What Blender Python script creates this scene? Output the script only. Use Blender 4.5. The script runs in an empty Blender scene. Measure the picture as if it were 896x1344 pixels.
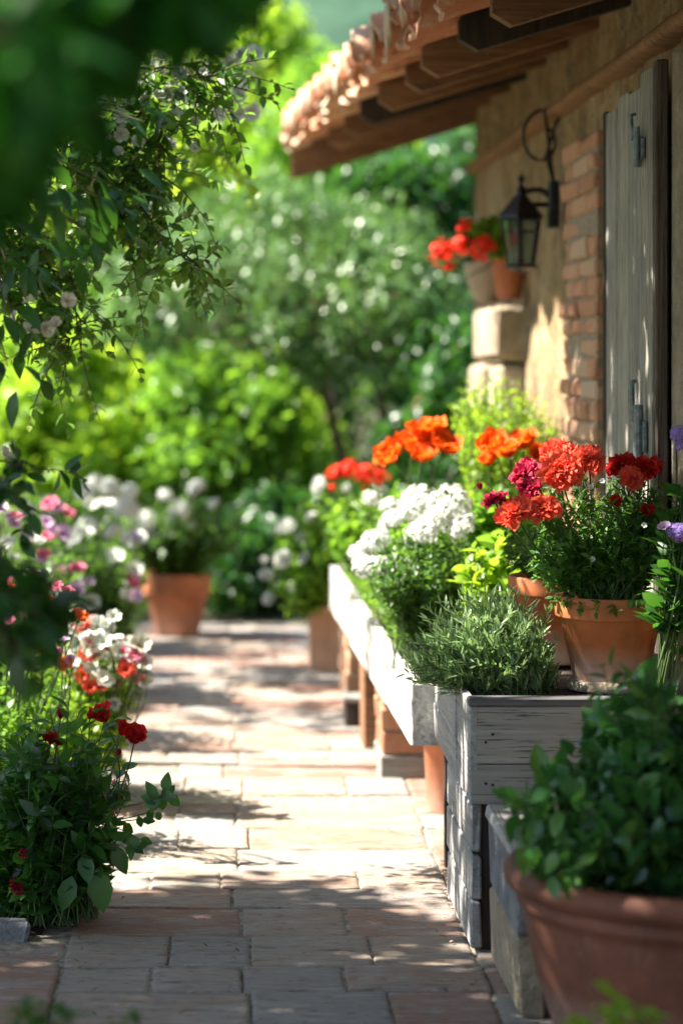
import bpy, math
import numpy as np
from mathutils import Vector, noise as mnoise, Matrix

R = math.radians
rng = np.random.default_rng(7)
sc = bpy.context.scene
COL = sc.collection

# ------------------------------------------------------------------ camera model
EYE, FP, VX, VY = 1.33, 3200.0, 290.0, 450.0      # eye height, focal length in photo pixels, vanishing point


def at(px, py, D):
    """a measured photo pixel at a chosen real distance -> a point of the place"""
    return np.array([(px - VX) / FP * D, D, EYE - (py - VY) / FP * D])


cam_d = bpy.data.cameras.new('camera')
cam = bpy.data.objects.new('camera', cam_d)
COL.objects.link(cam)
cam.location = (0, 0, EYE)
cam.rotation_euler = (R(90), 0, 0)
cam_d.sensor_fit = 'VERTICAL'
cam_d.sensor_height = 36
cam_d.lens = FP / 1344 * 36
cam_d.shift_x = (448 - VX) / 1344
cam_d.shift_y = -(672 - VY) / 1344
cam_d.clip_start = 0.05
cam_d.clip_end = 2000
cam_d.dof.use_dof = True
cam_d.dof.focus_distance = 5.6
cam_d.dof.aperture_fstop = 2.0
sc.camera = cam

# ------------------------------------------------------------------ light
S = Vector((-1.0, 0.10, 1.2)).normalized()
w = bpy.data.worlds.new('World')
sc.world = w
w.use_nodes = True
nt = w.node_tree
bg = nt.nodes['Background']
sky = nt.nodes.new('ShaderNodeTexSky')
sky.sky_type = 'NISHITA'
sky.sun_disc = False
sky.sun_elevation = math.asin(S.z)
sky.sun_rotation = math.atan2(S.x, S.y)
nt.links.new(sky.outputs[0], bg.inputs[0])
bg.inputs[1].default_value = 0.065
sl = bpy.data.lights.new('sun', 'SUN')
sl.energy = 5.0
sl.angle = R(0.53)
sl.color = (1, 0.93, 0.82)
so = bpy.data.objects.new('sun', sl)
COL.objects.link(so)
so.rotation_euler = S.to_track_quat('Z', 'Y').to_euler()
so.location = S * 30
sc.view_settings.view_transform = 'Standard'
sc.view_settings.look = 'None'
sc.view_settings.exposure = 2.15
sc.view_settings.gamma = 1.0
sc.cycles.use_denoising = True
sc.cycles.max_bounces = 8
sc.cycles.diffuse_bounces = 4
sc.cycles.glossy_bounces = 3
sc.cycles.transmission_bounces = 6
sc.cycles.transparent_max_bounces = 8
sc.cycles.sample_clamp_indirect = 6


# ------------------------------------------------------------------ materials
class NT:
    def __init__(s, name):
        s.m = bpy.data.materials.new(name)
        s.m.use_nodes = True
        s.t = s.m.node_tree
        s.p = s.t.nodes['Principled BSDF']
        s.out = s.t.nodes['Material Output']

    def n(s, typ, **kw):
        nd = s.t.nodes.new(typ)
        for k, v in kw.items():
            setattr(nd, k, v)
        return nd

    def l(s, a, b):
        s.t.links.new(a, b)

    def coord(s, scale=(1, 1, 1), rot=(0, 0, 0)):
        g = s.n('ShaderNodeNewGeometry')
        mp = s.n('ShaderNodeMapping')
        mp.inputs['Scale'].default_value = scale
        mp.inputs['Rotation'].default_value = rot
        s.l(g.outputs['Position'], mp.inputs[0])
        return mp.outputs[0]

    def noise(s, vec, scale, detail=5, rough=0.6, dist=0.0):
        nd = s.n('ShaderNodeTexNoise')
        nd.inputs['Scale'].default_value = scale
        nd.inputs['Detail'].default_value = detail
        nd.inputs['Roughness'].default_value = rough
        nd.inputs['Distortion'].default_value = dist
        s.l(vec, nd.inputs['Vector'])
        return nd.outputs[0]

    def ramp(s, fac, stops, interp='LINEAR'):
        r = s.n('ShaderNodeValToRGB')
        r.color_ramp.interpolation = interp
        e = r.color_ramp.elements
        while len(e) < len(stops):
            e.new(0.5)
        for el, (p, c) in zip(e, stops):
            el.position = p
            el.color = (*c, 1) if len(c) == 3 else c
        s.l(fac, r.inputs[0])
        return r.outputs[0]

    def mix(s, fac, a, b, mode='MIX'):
        m = s.n('ShaderNodeMix', data_type='RGBA', blend_type=mode)
        for sock, v in ((m.inputs[0], fac), (m.inputs[6], a), (m.inputs[7], b)):
            if hasattr(v, 'links') or isinstance(v, bpy.types.NodeSocket):
                s.l(v, sock)
            else:
                sock.default_value = v if isinstance(v, (int, float)) else (*v, 1)
        return m.outputs[2]

    def math(s, op, a, b=0.0):
        m = s.n('ShaderNodeMath', operation=op)
        for sock, v in ((m.inputs[0], a), (m.inputs[1], b)):
            if isinstance(v, bpy.types.NodeSocket):
                s.l(v, sock)
            else:
                sock.default_value = v
        return m.outputs[0]

    def bump(s, h, strength=0.3, dist=0.01):
        b = s.n('ShaderNodeBump')
        b.inputs['Strength'].default_value = strength
        b.inputs['Distance'].default_value = dist
        s.l(h, b.inputs['Height'])
        s.l(b.outputs[0], s.p.inputs['Normal'])

    def attr(s, name='rnd'):
        a = s.n('ShaderNodeAttribute', attribute_name=name)
        return a.outputs['Fac']

    def z(s):
        g = s.n('ShaderNodeNewGeometry')
        sp = s.n('ShaderNodeSeparateXYZ')
        s.l(g.outputs['Position'], sp.inputs[0])
        return sp.outputs


def leaf_mat(name, dark, light, trans=None, amount=0.35, rough=0.4, spec=0.5, tip=None):
    k = NT(name)
    a = k.attr()
    c = k.ramp(a, [(0, dark), (0.75, light), (1.0, tip or light)])
    nz = k.noise(k.coord(), 40, 2)
    c = k.mix(0.35, c, k.mix(1.0, c, k.ramp(nz, [(0.3, (0.5, 0.5, 0.5)), (0.7, (1.3, 1.3, 1.2))]), 'MULTIPLY'))
    k.l(c, k.p.inputs['Base Color'])
    k.p.inputs['Roughness'].default_value = rough
    k.p.inputs['Specular IOR Level'].default_value = spec
    tr = k.n('ShaderNodeBsdfTranslucent')
    if trans is None:
        trans = tuple(min(1, x * y) for x, y in zip(light, (2.6, 2.2, 1.0)))
    tc = k.mix(0.6, c, trans)
    k.l(tc, tr.inputs[0])
    ms = k.n('ShaderNodeMixShader')
    ms.inputs[0].default_value = amount
    k.l(k.p.outputs[0], ms.inputs[1])
    k.l(tr.outputs[0], ms.inputs[2])
    k.l(ms.outputs[0], k.out.inputs[0])
    return k.m


def petal_mat(name, inner, outer, amount=0.3, rough=0.6):
    return leaf_mat(name, inner, outer, tuple(min(1, c * 1.5) for c in outer), amount, rough, 0.25)


def plain(name, col, rough=0.6, metal=0.0, nscale=30, var=0.35, bump=0.1):
    k = NT(name)
    nz = k.noise(k.coord(), nscale, 6)
    lo = tuple(c * (1 - var) for c in col)
    hi = tuple(min(1, c * (1 + var)) for c in col)
    k.l(k.ramp(nz, [(0.3, lo), (0.7, hi)]), k.p.inputs['Base Color'])
    k.p.inputs['Roughness'].default_value = rough
    k.p.inputs['Metallic'].default_value = metal
    if bump:
        k.bump(nz, bump, 0.01)
    return k.m


def wood(name, stops, axis='y', rough=0.75, bump=0.5, fine=1.0, knots=True):
    """weathered planks: long fibres along one axis"""
    k = NT(name)
    sc_ = {'x': (0.6, 14, 14), 'y': (14, 0.6, 14), 'z': (14, 14, 0.6)}[axis]
    v = k.coord(tuple(q * fine for q in sc_))
    n1 = k.noise(v, 4.0, 8, 0.65, 0.6)
    n2 = k.noise(k.coord(), 3.0, 4)
    n3 = k.noise(v, 18.0, 4, 0.6)
    f = k.math('ADD', k.math('MULTIPLY', n1, 0.75), k.math('MULTIPLY', n2, 0.25))
    c = k.ramp(f, stops)
    c = k.mix(k.ramp(n3, [(0.36, (0.8,) * 3), (0.45 if axis == 'z' else .42, (0,) * 3)]), c, tuple(q * 0.3 for q in stops[0][1]))
    a = k.attr()
    c = k.mix(1.0, c, k.ramp(a, [(0, (0.78, 0.78, 0.8)), (1, (1.12, 1.08, 1.0))]), 'MULTIPLY')
    k.l(c, k.p.inputs['Base Color'])
    k.p.inputs['Roughness'].default_value = rough
    k.bump(k.math('ADD', n1, k.math('MULTIPLY', n3, 0.6)), bump, 0.006)
    return k.m


def terracotta(name, col, pale=0.35, zlo=None, zhi=None, dark=0.6):
    k = NT(name)
    n1 = k.noise(k.coord(), 9, 7, 0.65)
    n2 = k.noise(k.coord((1, 1, 0.5)), 45, 5)
    c = k.ramp(n1, [(0.3, tuple(q * dark for q in col)), (0.62, col), (0.85, tuple(min(1, q * 1.15 + .04) for q in col))])
    c = k.mix(k.ramp(n2, [(0.6, (0,) * 3), (0.85, (0.2,) * 3)]), c, (0.55, 0.38, 0.28))
    n9 = k.noise(k.coord((1, 1, .35)), 16, 8, 0.75, .5)
    c = k.mix(k.ramp(n9, [(0.3, (0.55,) * 3), (0.44, (0,) * 3)]), c, tuple(q * .45 for q in col))
    c = k.mix(k.ramp(n9, [(0.58, (0,) * 3), (0.72, (0.22,) * 3)]), c, (0.58, 0.40, 0.28))
    if zlo is not None:      # lime bloom creeping up from the wet foot
        mr = k.n('ShaderNodeMapRange')
        k.l(k.z()[2], mr.inputs[0])
        mr.inputs[1].default_value = zlo
        mr.inputs[2].default_value = zhi
        mr.inputs[3].default_value = 1
        mr.inputs[4].default_value = 0
        f = k.math('MULTIPLY', mr.outputs[0], k.ramp(k.noise(k.coord(), 14, 6), [(0.3, (0.35,) * 3), (0.65, (1,) * 3)]))
        f = k.math('MULTIPLY', f, pale)
        c = k.mix(f, c, (0.6, 0.52, 0.46))
    k.l(c, k.p.inputs['Base Color'])
    k.p.inputs['Roughness'].default_value = 0.72
    k.bump(n2, 0.15, 0.004)
    return k.m


M = {}
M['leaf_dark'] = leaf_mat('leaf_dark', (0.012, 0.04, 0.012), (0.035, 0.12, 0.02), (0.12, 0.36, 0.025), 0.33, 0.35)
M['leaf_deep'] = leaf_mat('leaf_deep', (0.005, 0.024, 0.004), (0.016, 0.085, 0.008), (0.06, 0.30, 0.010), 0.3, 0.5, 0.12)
M['leaf_shade'] = leaf_mat('leaf_shade', (0.02, 0.065, 0.015), (0.05, 0.15, 0.025), (0.16, 0.42, 0.03), 0.38, 0.36)
M['leaf_bough'] = leaf_mat('leaf_bough', (0.03, 0.10, 0.02), (0.10, 0.24, 0.035), (0.34, 0.62, 0.06), 0.42, 0.36, 0.5, (0.26, 0.36, 0.08))
M['leaf_mid'] = leaf_mat('leaf_mid', (0.03, 0.075, 0.018), (0.07, 0.16, 0.03), (0.26, 0.5, 0.05), 0.4, 0.4)
M['leaf_bright'] = leaf_mat('leaf_bright', (0.06, 0.15, 0.02), (0.14, 0.29, 0.03), (0.40, 0.72, 0.05), 0.5, 0.36)
M['leaf_lime'] = leaf_mat('leaf_lime', (0.10, 0.21, 0.02), (0.27, 0.44, 0.03), (0.62, 0.9, 0.05), 0.52, 0.38)
M['leaf_olive'] = leaf_mat('leaf_olive', (0.02, 0.055, 0.018), (0.13, 0.27, 0.06), (0.26, 0.5, 0.07), 0.24, 0.3, 0.6, (0.5, 0.6, 0.42))  # dark end stands in for shaded gaps, palest leaves for light speckles
M['leaf_rosemary'] = leaf_mat('leaf_rosemary', (0.08, 0.17, 0.055), (0.25, 0.38, 0.17), (0.4, 0.62, 0.18), 0.36, 0.36, 0.6, (0.48, 0.58, 0.38))  # palest leaves carry the bush's highlights in their colour
M['leaf_gloss'] = leaf_mat('leaf_gloss', (0.02, 0.085, 0.028), (0.065, 0.20, 0.045), (0.16, 0.45, 0.05), 0.3, 0.27, 0.7, (0.14, 0.27, 0.05))
M['leaf_fern'] = leaf_mat('leaf_fern', (0.04, 0.12, 0.025), (0.12, 0.27, 0.05), (0.26, 0.55, 0.06), 0.4, 0.4)
M['litter'] = leaf_mat('litter', (0.10, 0.05, 0.02), (0.22, 0.14, 0.05), None, 0.1, 0.8, 0.2, (0.5, 0.3, 0.22))
M['grass'] = leaf_mat('grass', (0.05, 0.1, 0.02), (0.1, 0.2, 0.03), (0.3, 0.5, 0.05), 0.35, 0.5)
M['stem'] = plain('stem', (0.06, 0.11, 0.03), 0.6, 0, 30, 0.3, 0)
M['twig'] = plain('twig', (0.10, 0.06, 0.035), 0.8, 0, 40, 0.4, 0.2)
M['bark'] = plain('bark', (0.22, 0.15, 0.085), 0.9, 0, 14, 0.5, 0.8)
M['p_red'] = petal_mat('p_red', (0.30, 0.004, 0.008), (0.60, 0.018, 0.014), 0.38)
M['p_crimson'] = petal_mat('p_crimson', (0.25, 0.006, 0.03), (0.5, 0.02, 0.07), 0.3)
M['p_coral'] = petal_mat('p_coral', (0.66, 0.04, 0.02), (0.92, 0.14, 0.075), 0.38)
M['p_orange'] = petal_mat('p_orange', (0.75, 0.05, 0.004), (0.92, 0.16, 0.01), 0.35)
M['p_scarlet'] = petal_mat('p_scarlet', (0.6, 0.015, 0.008), (0.85, 0.05, 0.02), 0.3)
M['p_white'] = petal_mat('p_white', (0.40, 0.48, 0.32), (0.70, 0.71, 0.66), 0.22)
M['p_cream'] = petal_mat('p_cream', (0.5, 0.45, 0.3), (0.75, 0.7, 0.58), 0.3)
M['p_pink'] = petal_mat('p_pink', (0.55, 0.08, 0.18), (0.8, 0.25, 0.36), 0.3)
M['p_purple'] = petal_mat('p_purple', (0.16, 0.08, 0.42), (0.38, 0.26, 0.68), 0.3)
M['p_lilac'] = petal_mat('p_lilac', (0.45, 0.2, 0.48), (0.7, 0.5, 0.72), 0.3)
M['soil'] = plain('soil', (0.045, 0.03, 0.02), 0.95, 0, 60, 0.6, 1.0)
M['iron'] = plain('iron', (0.025, 0.027, 0.032), 0.42, 0.6, 60, 0.4, 0.15)
M['hinge'] = plain('hinge', (0.2, 0.23, 0.24), 0.5, 0.5, 60, 0.5, 0.3)
M['wood_grey'] = wood('wood_grey', [(0.3, (0.18, 0.172, 0.155)), (0.5, (0.30, 0.292, 0.27)), (0.7, (0.40, 0.392, 0.37))], 'x', 0.75, 0.2, .8)
M['wood_grey_y'] = wood('wood_grey_y', [(0.3, (0.17, 0.17, 0.165)), (0.5, (0.32, 0.32, 0.32)), (0.7, (0.45, 0.45, 0.45))], 'y', 0.75, 0.3, .8)
M['wood_white'] = wood('wood_white', [(0.34, (0.26, 0.25, 0.22)), (0.46, (0.5, 0.49, 0.45)), (0.6, (0.72, 0.71, 0.68))], 'y', 0.7, 0.4)
M['wood_shutter'] = wood('wood_shutter', [(0.28, (0.07, 0.064, 0.056)), (0.46, (0.27, 0.255, 0.23)), (0.66, (0.46, 0.445, 0.41))], 'z', 0.8, 0.8)
M['wood_dark'] = wood('wood_dark', [(0.3, (0.02, 0.013, 0.01)), (0.5, (0.045, 0.03, 0.022)), (0.7, (0.10, 0.06, 0.04))], 'z', 0.8, 0.6)
M['wood_rafter'] = wood('wood_rafter', [(0.3, (0.09, 0.045, 0.022)), (0.5, (0.24, 0.12, 0.06)), (0.7, (0.40, 0.20, 0.10))], 'x', 0.8, 0.6)
M['wood_shaded_edge'] = wood('wood_shaded_edge', [(0.3, (0.035, 0.024, 0.018)), (0.5, (0.11, 0.08, 0.06)), (0.7, (0.22, 0.17, 0.13))], 'z', 0.8, 0.7)
M['wood_cap'] = wood('wood_cap', [(0.3, (0.06, 0.06, 0.065)), (0.5, (0.12, 0.12, 0.13)), (0.7, (0.2, 0.2, 0.21))], 'x', 0.6, 0.3)
M['terra'] = terracotta('terra', (0.60, 0.18, 0.055), 1.0, 0.555, 0.645)
M['terra_plain'] = terracotta('terra_plain', (0.5, 0.17, 0.075), 0.4, 0.0, 0.15)
M['terra_old'] = terracotta('terra_old', (0.20, 0.07, 0.038), 0.75, -0.02, 0.2, 0.45)
M['terra_pale'] = terracotta('terra_pale', (0.55, 0.30, 0.18), 0.4, 0.0, 0.2, 0.7)
M['cream_clay'] = terracotta('cream_clay', (0.44, 0.33, 0.23), 0.1, 0, .1, 0.8)


def tile_mat():
    k = NT('roof_tile')
    a = k.attr()
    c = k.ramp(a, [(0, (0.42, 0.13, 0.07)), (0.45, (0.6, 0.24, 0.12)), (0.8, (0.62, 0.36, 0.22)), (1, (0.66, 0.52, 0.38))])
    n1 = k.noise(k.coord(), 12, 8, 0.7)
    c = k.mix(k.ramp(n1, [(0.48, (0,) * 3), (0.66, (0.7,) * 3)]), c, (0.62, 0.5, 0.36))
    n2 = k.noise(k.coord(), 30, 4)
    c = k.mix(k.ramp(n2, [(0.58, (0,) * 3), (0.7, (0.7,) * 3)]), c, (0.12, 0.08, 0.05))
    k.l(c, k.p.inputs['Base Color'])
    k.p.inputs['Roughness'].default_value = 0.85
    k.bump(n1, 0.6, 0.01)
    return k.m


def plaster_mat():
    k = NT('old_plaster')
    n1 = k.noise(k.coord((1, 1, 0.8)), 3.2, 9, 0.75, 0.3)
    n2 = k.noise(k.coord(), 22, 7, 0.7)
    n3 = k.noise(k.coord((1.5, 1.5, 0.9)), 4, 8, 0.75, 0.5)
    c = k.ramp(n1, [(0.32, (0.28, 0.18, 0.08)), (0.46, (0.52, 0.34, 0.16)), (0.56, (0.62, 0.47, 0.28)), (0.72, (0.50, 0.27, 0.13))])
    c = k.mix(k.ramp(n3, [(0.5, (0,) * 3), (0.64, (0.75,) * 3)]), c, (0.15, 0.125, 0.07))
    c = k.mix(k.ramp(n2, [(0.52, (0,) * 3), (0.72, (0.55,) * 3)]), c, (0.6, 0.5, 0.36))
    k.l(c, k.p.inputs['Base Color'])
    k.p.inputs['Roughness'].default_value = 0.92
    n5 = k.noise(k.coord((1, 1, 1.6)), 9, 9, 0.75, 0.6)
    c = k.mix(k.ramp(n5, [(0.53, (0,) * 3), (0.60, (0.8,) * 3)]), c, (0.36, 0.18, 0.09))
    c = k.mix(k.ramp(n5, [(0.38, (0.8,) * 3), (0.46, (0,) * 3)]), c, (0.17, 0.15, 0.10))
    k.l(c, k.p.inputs['Base Color'])
    k.bump(k.math('ADD', k.math('ADD', n2, n3), n5), 1.0, 0.03)
    return k.m


def brick_mat():
    k = NT('brick')
    a = k.attr()
    c = k.ramp(a, [(0, (0.40, 0.18, 0.10)), (0.5, (0.5, 0.25, 0.14)), (0.85, (0.52, 0.32, 0.2)), (1, (0.5, 0.38, 0.28))])
    n1 = k.noise(k.coord(), 25, 7, 0.7)
    c = k.mix(k.ramp(n1, [(0.45, (0,) * 3), (0.7, (0.6,) * 3)]), c, (0.5, 0.36, 0.25))
    k.l(c, k.p.inputs['Base Color'])
    k.p.inputs['Roughness'].default_value = 0.9
    k.bump(n1, 0.5, 0.01)
    return k.m


def paver_mat():
    k = NT('paver')
    a = k.attr()
    c = k.ramp(a, [(0, (0.34, 0.17, 0.115)), (0.22, (0.42, 0.25, 0.175)), (0.45, (0.41, 0.31, 0.235)), (0.75, (0.32, 0.30, 0.285)), (1, (0.44, 0.35, 0.255))])
    n1 = k.noise(k.coord((0.8, 1.6, 1)), 5, 9, 0.72, 0.5)
    n2 = k.noise(k.coord((1, 2.4, 1)), 20, 8, 0.75)
    n3 = k.noise(k.coord(), 90, 4, 0.6)
    n4 = k.noise(k.coord((1.2, 7, 1)), 6, 10, 0.78, 1.2)
    c = k.mix(k.ramp(n1, [(0.46, (0,) * 3), (0.6, (0.7,) * 3)]), c, (0.38, 0.35, 0.32))
    c = k.mix(k.ramp(n4, [(0.37, (0.85,) * 3), (0.455, (0,) * 3)]), c, (0.15, 0.105, 0.085))
    c = k.mix(k.ramp(n4, [(0.54, (0,) * 3), (0.64, (0.7,) * 3)]), c, (0.56, 0.50, 0.43))
    c = k.mix(k.ramp(n1, [(0.3, (0.6,) * 3), (0.4, (0,) * 3)]), c, (0.42, 0.26, 0.19))
    c = k.mix(k.ramp(n2, [(0.36, (0.8,) * 3), (0.44, (0,) * 3)]), c, (0.14, 0.10, 0.08))
    c = k.mix(k.ramp(n2, [(0.58, (0,) * 3), (0.72, (0.6,) * 3)]), c, (0.52, 0.48, 0.42))
    k.l(c, k.p.inputs['Base Color'])
    k.p.inputs['Roughness'].default_value = 0.8
    k.bump(k.math('ADD', k.math('ADD', n2, n4), k.math('MULTIPLY', n3, 0.4)), 0.9, 0.012)
    return k.m


def stone_mat(name, c1, c2, moss=0.5):
    k = NT(name)
    n1 = k.noise(k.coord(), 6, 8, 0.7, 0.3)
    n2 = k.noise(k.coord(), 30, 6, 0.7)
    c = k.ramp(n1, [(0.3, tuple(q * .6 for q in c1)), (0.5, c1), (0.7, c2)])
    c = k.mix(k.ramp(n2, [(0.5, (0,) * 3), (0.7, (moss,) * 3)]), c, (0.10, 0.11, 0.04))
    k.l(c, k.p.inputs['Base Color'])
    k.p.inputs['Roughness'].default_value = 0.9
    k.bump(k.math('ADD', n1, n2), 1.0, 0.03)
    return k.m


M['tile'] = tile_mat()
M['plaster'] = plaster_mat()
M['brick'] = brick_mat()
M['paver'] = paver_mat()
M['stone'] = stone_mat('stone', (0.46, 0.37, 0.26), (0.55, 0.49, 0.4), 0.3)
M['stone_grey'] = stone_mat('stone_grey', (0.27, 0.28, 0.30), (0.4, 0.38, 0.34), 0.35)
M['mortar'] = plain('mortar', (0.30, 0.235, 0.17), 0.95, 0, 50, 0.4, 0.8)
M['grout'] = plain('grout', (0.27, 0.23, 0.18), 0.95, 0, 40, 0.7, 0.8)


def ground_mat():
    k = NT('ground')
    n1 = k.noise(k.coord(), 1.2, 8, 0.7)
    n2 = k.noise(k.coord(), 25, 6, 0.7)
    c = k.ramp(n1, [(0.35, (0.05, 0.035, 0.022)), (0.5, (0.07, 0.06, 0.03)), (0.62, (0.05, 0.09, 0.025))])
    c = k.mix(k.ramp(n2, [(0.45, (0,) * 3), (0.7, (0.6,) * 3)]), c, (0.05, 0.085, 0.03))
    k.l(c, k.p.inputs['Base Color'])
    k.p.inputs['Roughness'].default_value = 0.95
    k.bump(n2, 0.8, 0.03)
    return k.m


def hill_mat():
    k = NT('hill')
    n1 = k.noise(k.coord(), 0.05, 8, 0.65)
    n2 = k.noise(k.coord(), 0.6, 6, 0.7)
    c = k.ramp(n1, [(0.35, (0.015, 0.04, 0.032)), (0.5, (0.03, 0.07, 0.05)), (0.65, (0.05, 0.10, 0.06))])  # bluish teal puts the distance haze into the hill colour
    c = k.mix(k.ramp(n2, [(0.4, (0.6,) * 3), (0.55, (0,) * 3)]), c, (0.01, 0.028, 0.02))
    k.l(c, k.p.inputs['Base Color'])
    k.p.inputs['Roughness'].default_value = 0.95
    k.p.inputs['Specular IOR Level'].default_value = 0.1
    return k.m


M['ground'] = ground_mat()
M['hill'] = hill_mat()
g_ = NT('lantern_glass')
g_.p.inputs['Base Color'].default_value = (0.35, 0.45, 0.4, 1)  # green tint stands in for greenery reflected in the panes
g_.p.inputs['Transmission Weight'].default_value = 0.9
g_.p.inputs['Roughness'].default_value = 0.12
g_.p.inputs['IOR'].default_value = 1.1
M['glass'] = g_.m

# ------------------------------------------------------------------ mesh builder
ORG = {}


def unit(v):
    v = np.asarray(v, float)
    return v / np.maximum(np.linalg.norm(v, axis=-1, keepdims=True), 1e-9)


class MB:
    def __init__(s):
        s.V, s.F4, s.F3, s.A, s.n = [], [], [], [], 0

    def add(s, V, quads=None, tris=None, rnd=0.5):
        V = np.asarray(V, float).reshape(-1, 3)
        if quads is not None and len(quads):
            s.F4.append(np.asarray(quads, int).reshape(-1, 4) + s.n)
        if tris is not None and len(tris):
            s.F3.append(np.asarray(tris, int).reshape(-1, 3) + s.n)
        s.V.append(V)
        s.A.append(np.broadcast_to(np.asarray(rnd, float).reshape(-1), (len(V),)) if np.size(rnd) in (1, len(V)) else np.full(len(V), .5))
        s.n += len(V)

    def box(s, lo, hi, rnd=None, bev=0.004, jit=0.0):
        """a box with chamfered edges"""
        lo, hi = np.minimum(lo, hi).astype(float), np.maximum(lo, hi).astype(float)
        if rnd is None:
            rnd = rng.random()
        b = min(bev, *(0.45 * (hi - lo)))
        V, idx = [], {}
        for sx in (0, 1):
            for sy in (0, 1):
                for sz in (0, 1):
                    c = np.array([(lo, hi)[sx][0], (lo, hi)[sy][1], (lo, hi)[sz][2]])
                    c = c + rng.normal(0, jit, 3) if jit else c
                    sg = np.array([1 if not sx else -1, 1 if not sy else -1, 1 if not sz else -1]) * b
                    for ax in range(3):
                        d = sg.copy()
                        d[ax] = 0
                        idx[(sx, sy, sz, ax)] = len(V)
                        V.append(c + d)
        Q, T = [], []
        for ax in range(3):
            o = [a for a in range(3) if a != ax]
            for sd in (0, 1):
                f = []
                for (u, v) in ((0, 0), (1, 0), (1, 1), (0, 1)):
                    k = [0, 0, 0]
                    k[ax] = sd
                    k[o[0]] = u
                    k[o[1]] = v
                    f.append(idx[(*k, ax)])
                flip = (sd == 0) ^ (ax == 1)
                Q.append(f[::-1] if flip else f)
        for ax in range(3):       # edges running along ax
            o = [a for a in range(3) if a != ax]
            for u in (0, 1):
                for v in (0, 1):
                    def k_(e, a):
                        k = [0, 0, 0]
                        k[ax] = e
                        k[o[0]] = u
                        k[o[1]] = v
                        return idx[(*k, a)]
                    f = [k_(0, o[0]), k_(1, o[0]), k_(1, o[1]), k_(0, o[1])]
                    Q.append(f)
        for sx in (0, 1):
            for sy in (0, 1):
                for sz in (0, 1):
                    T.append([idx[(sx, sy, sz, a)] for a in range(3)])
        s.add(V, Q, T, rnd)

    def tube(s, pts, r, sides=5, rnd=0.5, cap=True):
        pts = np.asarray(pts, float)
        n = len(pts)
        r = np.broadcast_to(np.asarray(r, float), (n,))
        t = unit(np.gradient(pts, axis=0))
        ref = np.array([0, 0, 1.0]) if abs(t[0][2]) < 0.9 else np.array([1.0, 0, 0])
        a = unit(np.cross(t, ref))
        b = np.cross(t, a)
        ang = np.linspace(0, 2 * np.pi, sides, endpoint=False)
        V = pts[:, None] + r[:, None, None] * (a[:, None] * np.cos(ang)[None, :, None] + b[:, None] * np.sin(ang)[None, :, None])
        i, j = np.meshgrid(np.arange(n - 1), np.arange(sides), indexing='ij')
        j2 = (j + 1) % sides
        Q = np.stack([i * sides + j, i * sides + j2, (i + 1) * sides + j2, (i + 1) * sides + j], -1).reshape(-1, 4)
        V = V.reshape(-1, 3)
        T = None
        if cap:
            V = np.vstack([V, pts[0], pts[-1]])
            T = [[n * sides, (q + 1) % sides, q] for q in range(sides)]
            T += [[n * sides + 1, (n - 1) * sides + q, (n - 1) * sides + (q + 1) % sides] for q in range(sides)]
        s.add(V, Q, T, rnd)

    def lathe(s, prof, c, seg=48, rnd=0.5, wob=0.0):
        prof = np.asarray(prof, float)
        n = len(prof)
        a = np.linspace(0, 2 * np.pi, seg, endpoint=False)
        rr = prof[:, 0][:, None] * (1 + wob * np.sin(a * 2 + 1)[None] + wob * .6 * np.sin(a * 3)[None])
        V = np.stack([c[0] + rr * np.cos(a)[None], c[1] + rr * np.sin(a)[None], c[2] + np.repeat(prof[:, 1][:, None], seg, 1)], -1)
        i, j = np.meshgrid(np.arange(n - 1), np.arange(seg), indexing='ij')
        j2 = (j + 1) % seg
        Q = np.stack([i * seg + j, i * seg + j2, (i + 1) * seg + j2, (i + 1) * seg + j], -1).reshape(-1, 4)
        s.add(V, Q, None, rnd)

    def grid(s, V, rnd=0.5):
        V = np.asarray(V, float)
        nu, nv = V.shape[:2]
        i, j = np.meshgrid(np.arange(nu - 1), np.arange(nv - 1), indexing='ij')
        Q = np.stack([i * nv + j, (i + 1) * nv + j, (i + 1) * nv + j + 1, i * nv + j + 1], -1).reshape(-1, 4)
        s.add(V, Q, None, rnd)

    def mesh(s, name, mat, smooth=True, off=(0, 0, 0)):
        V = np.concatenate(s.V) - np.asarray(off, float)
        F4 = np.concatenate(s.F4) if s.F4 else np.zeros((0, 4), int)
        F3 = np.concatenate(s.F3) if s.F3 else np.zeros((0, 3), int)
        me = bpy.data.meshes.new(name)
        me.vertices.add(len(V))
        me.vertices.foreach_set('co', V.astype(np.float32).ravel())
        nl = len(F4) * 4 + len(F3) * 3
        me.loops.add(nl)
        me.loops.foreach_set('vertex_index', np.concatenate([F4.ravel(), F3.ravel()]).astype(np.int32))
        me.polygons.add(len(F4) + len(F3))
        st = np.concatenate([np.arange(len(F4)) * 4, len(F4) * 4 + np.arange(len(F3)) * 3])
        me.polygons.foreach_set('loop_start', st.astype(np.int32))
        me.polygons.foreach_set('use_smooth', np.full(len(st), smooth))
        at_ = me.attributes.new('rnd', 'FLOAT', 'POINT')
        at_.data.foreach_set('value', np.concatenate(s.A).astype(np.float32))
        me.update(calc_edges=True)
        me.materials.append(mat)
        return me

    def build(s, name, mat, parent=None, smooth=False, loc=None):
        org = ORG[parent.name] if parent is not None else np.asarray(loc if loc is not None else (0, 0, 0), float)
        me = s.mesh(name, mat, smooth, org)
        o = bpy.data.objects.new(name, me)
        COL.objects.link(o)
        if parent is not None:
            o.parent = parent
        else:
            o.location = org
        ORG[o.name] = org
        return o


def fix_normals(o):
    import bmesh
    bm = bmesh.new()
    bm.from_mesh(o.data)
    bmesh.ops.recalc_face_normals(bm, faces=bm.faces)
    bm.to_mesh(o.data)
    bm.free()
    return o


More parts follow.
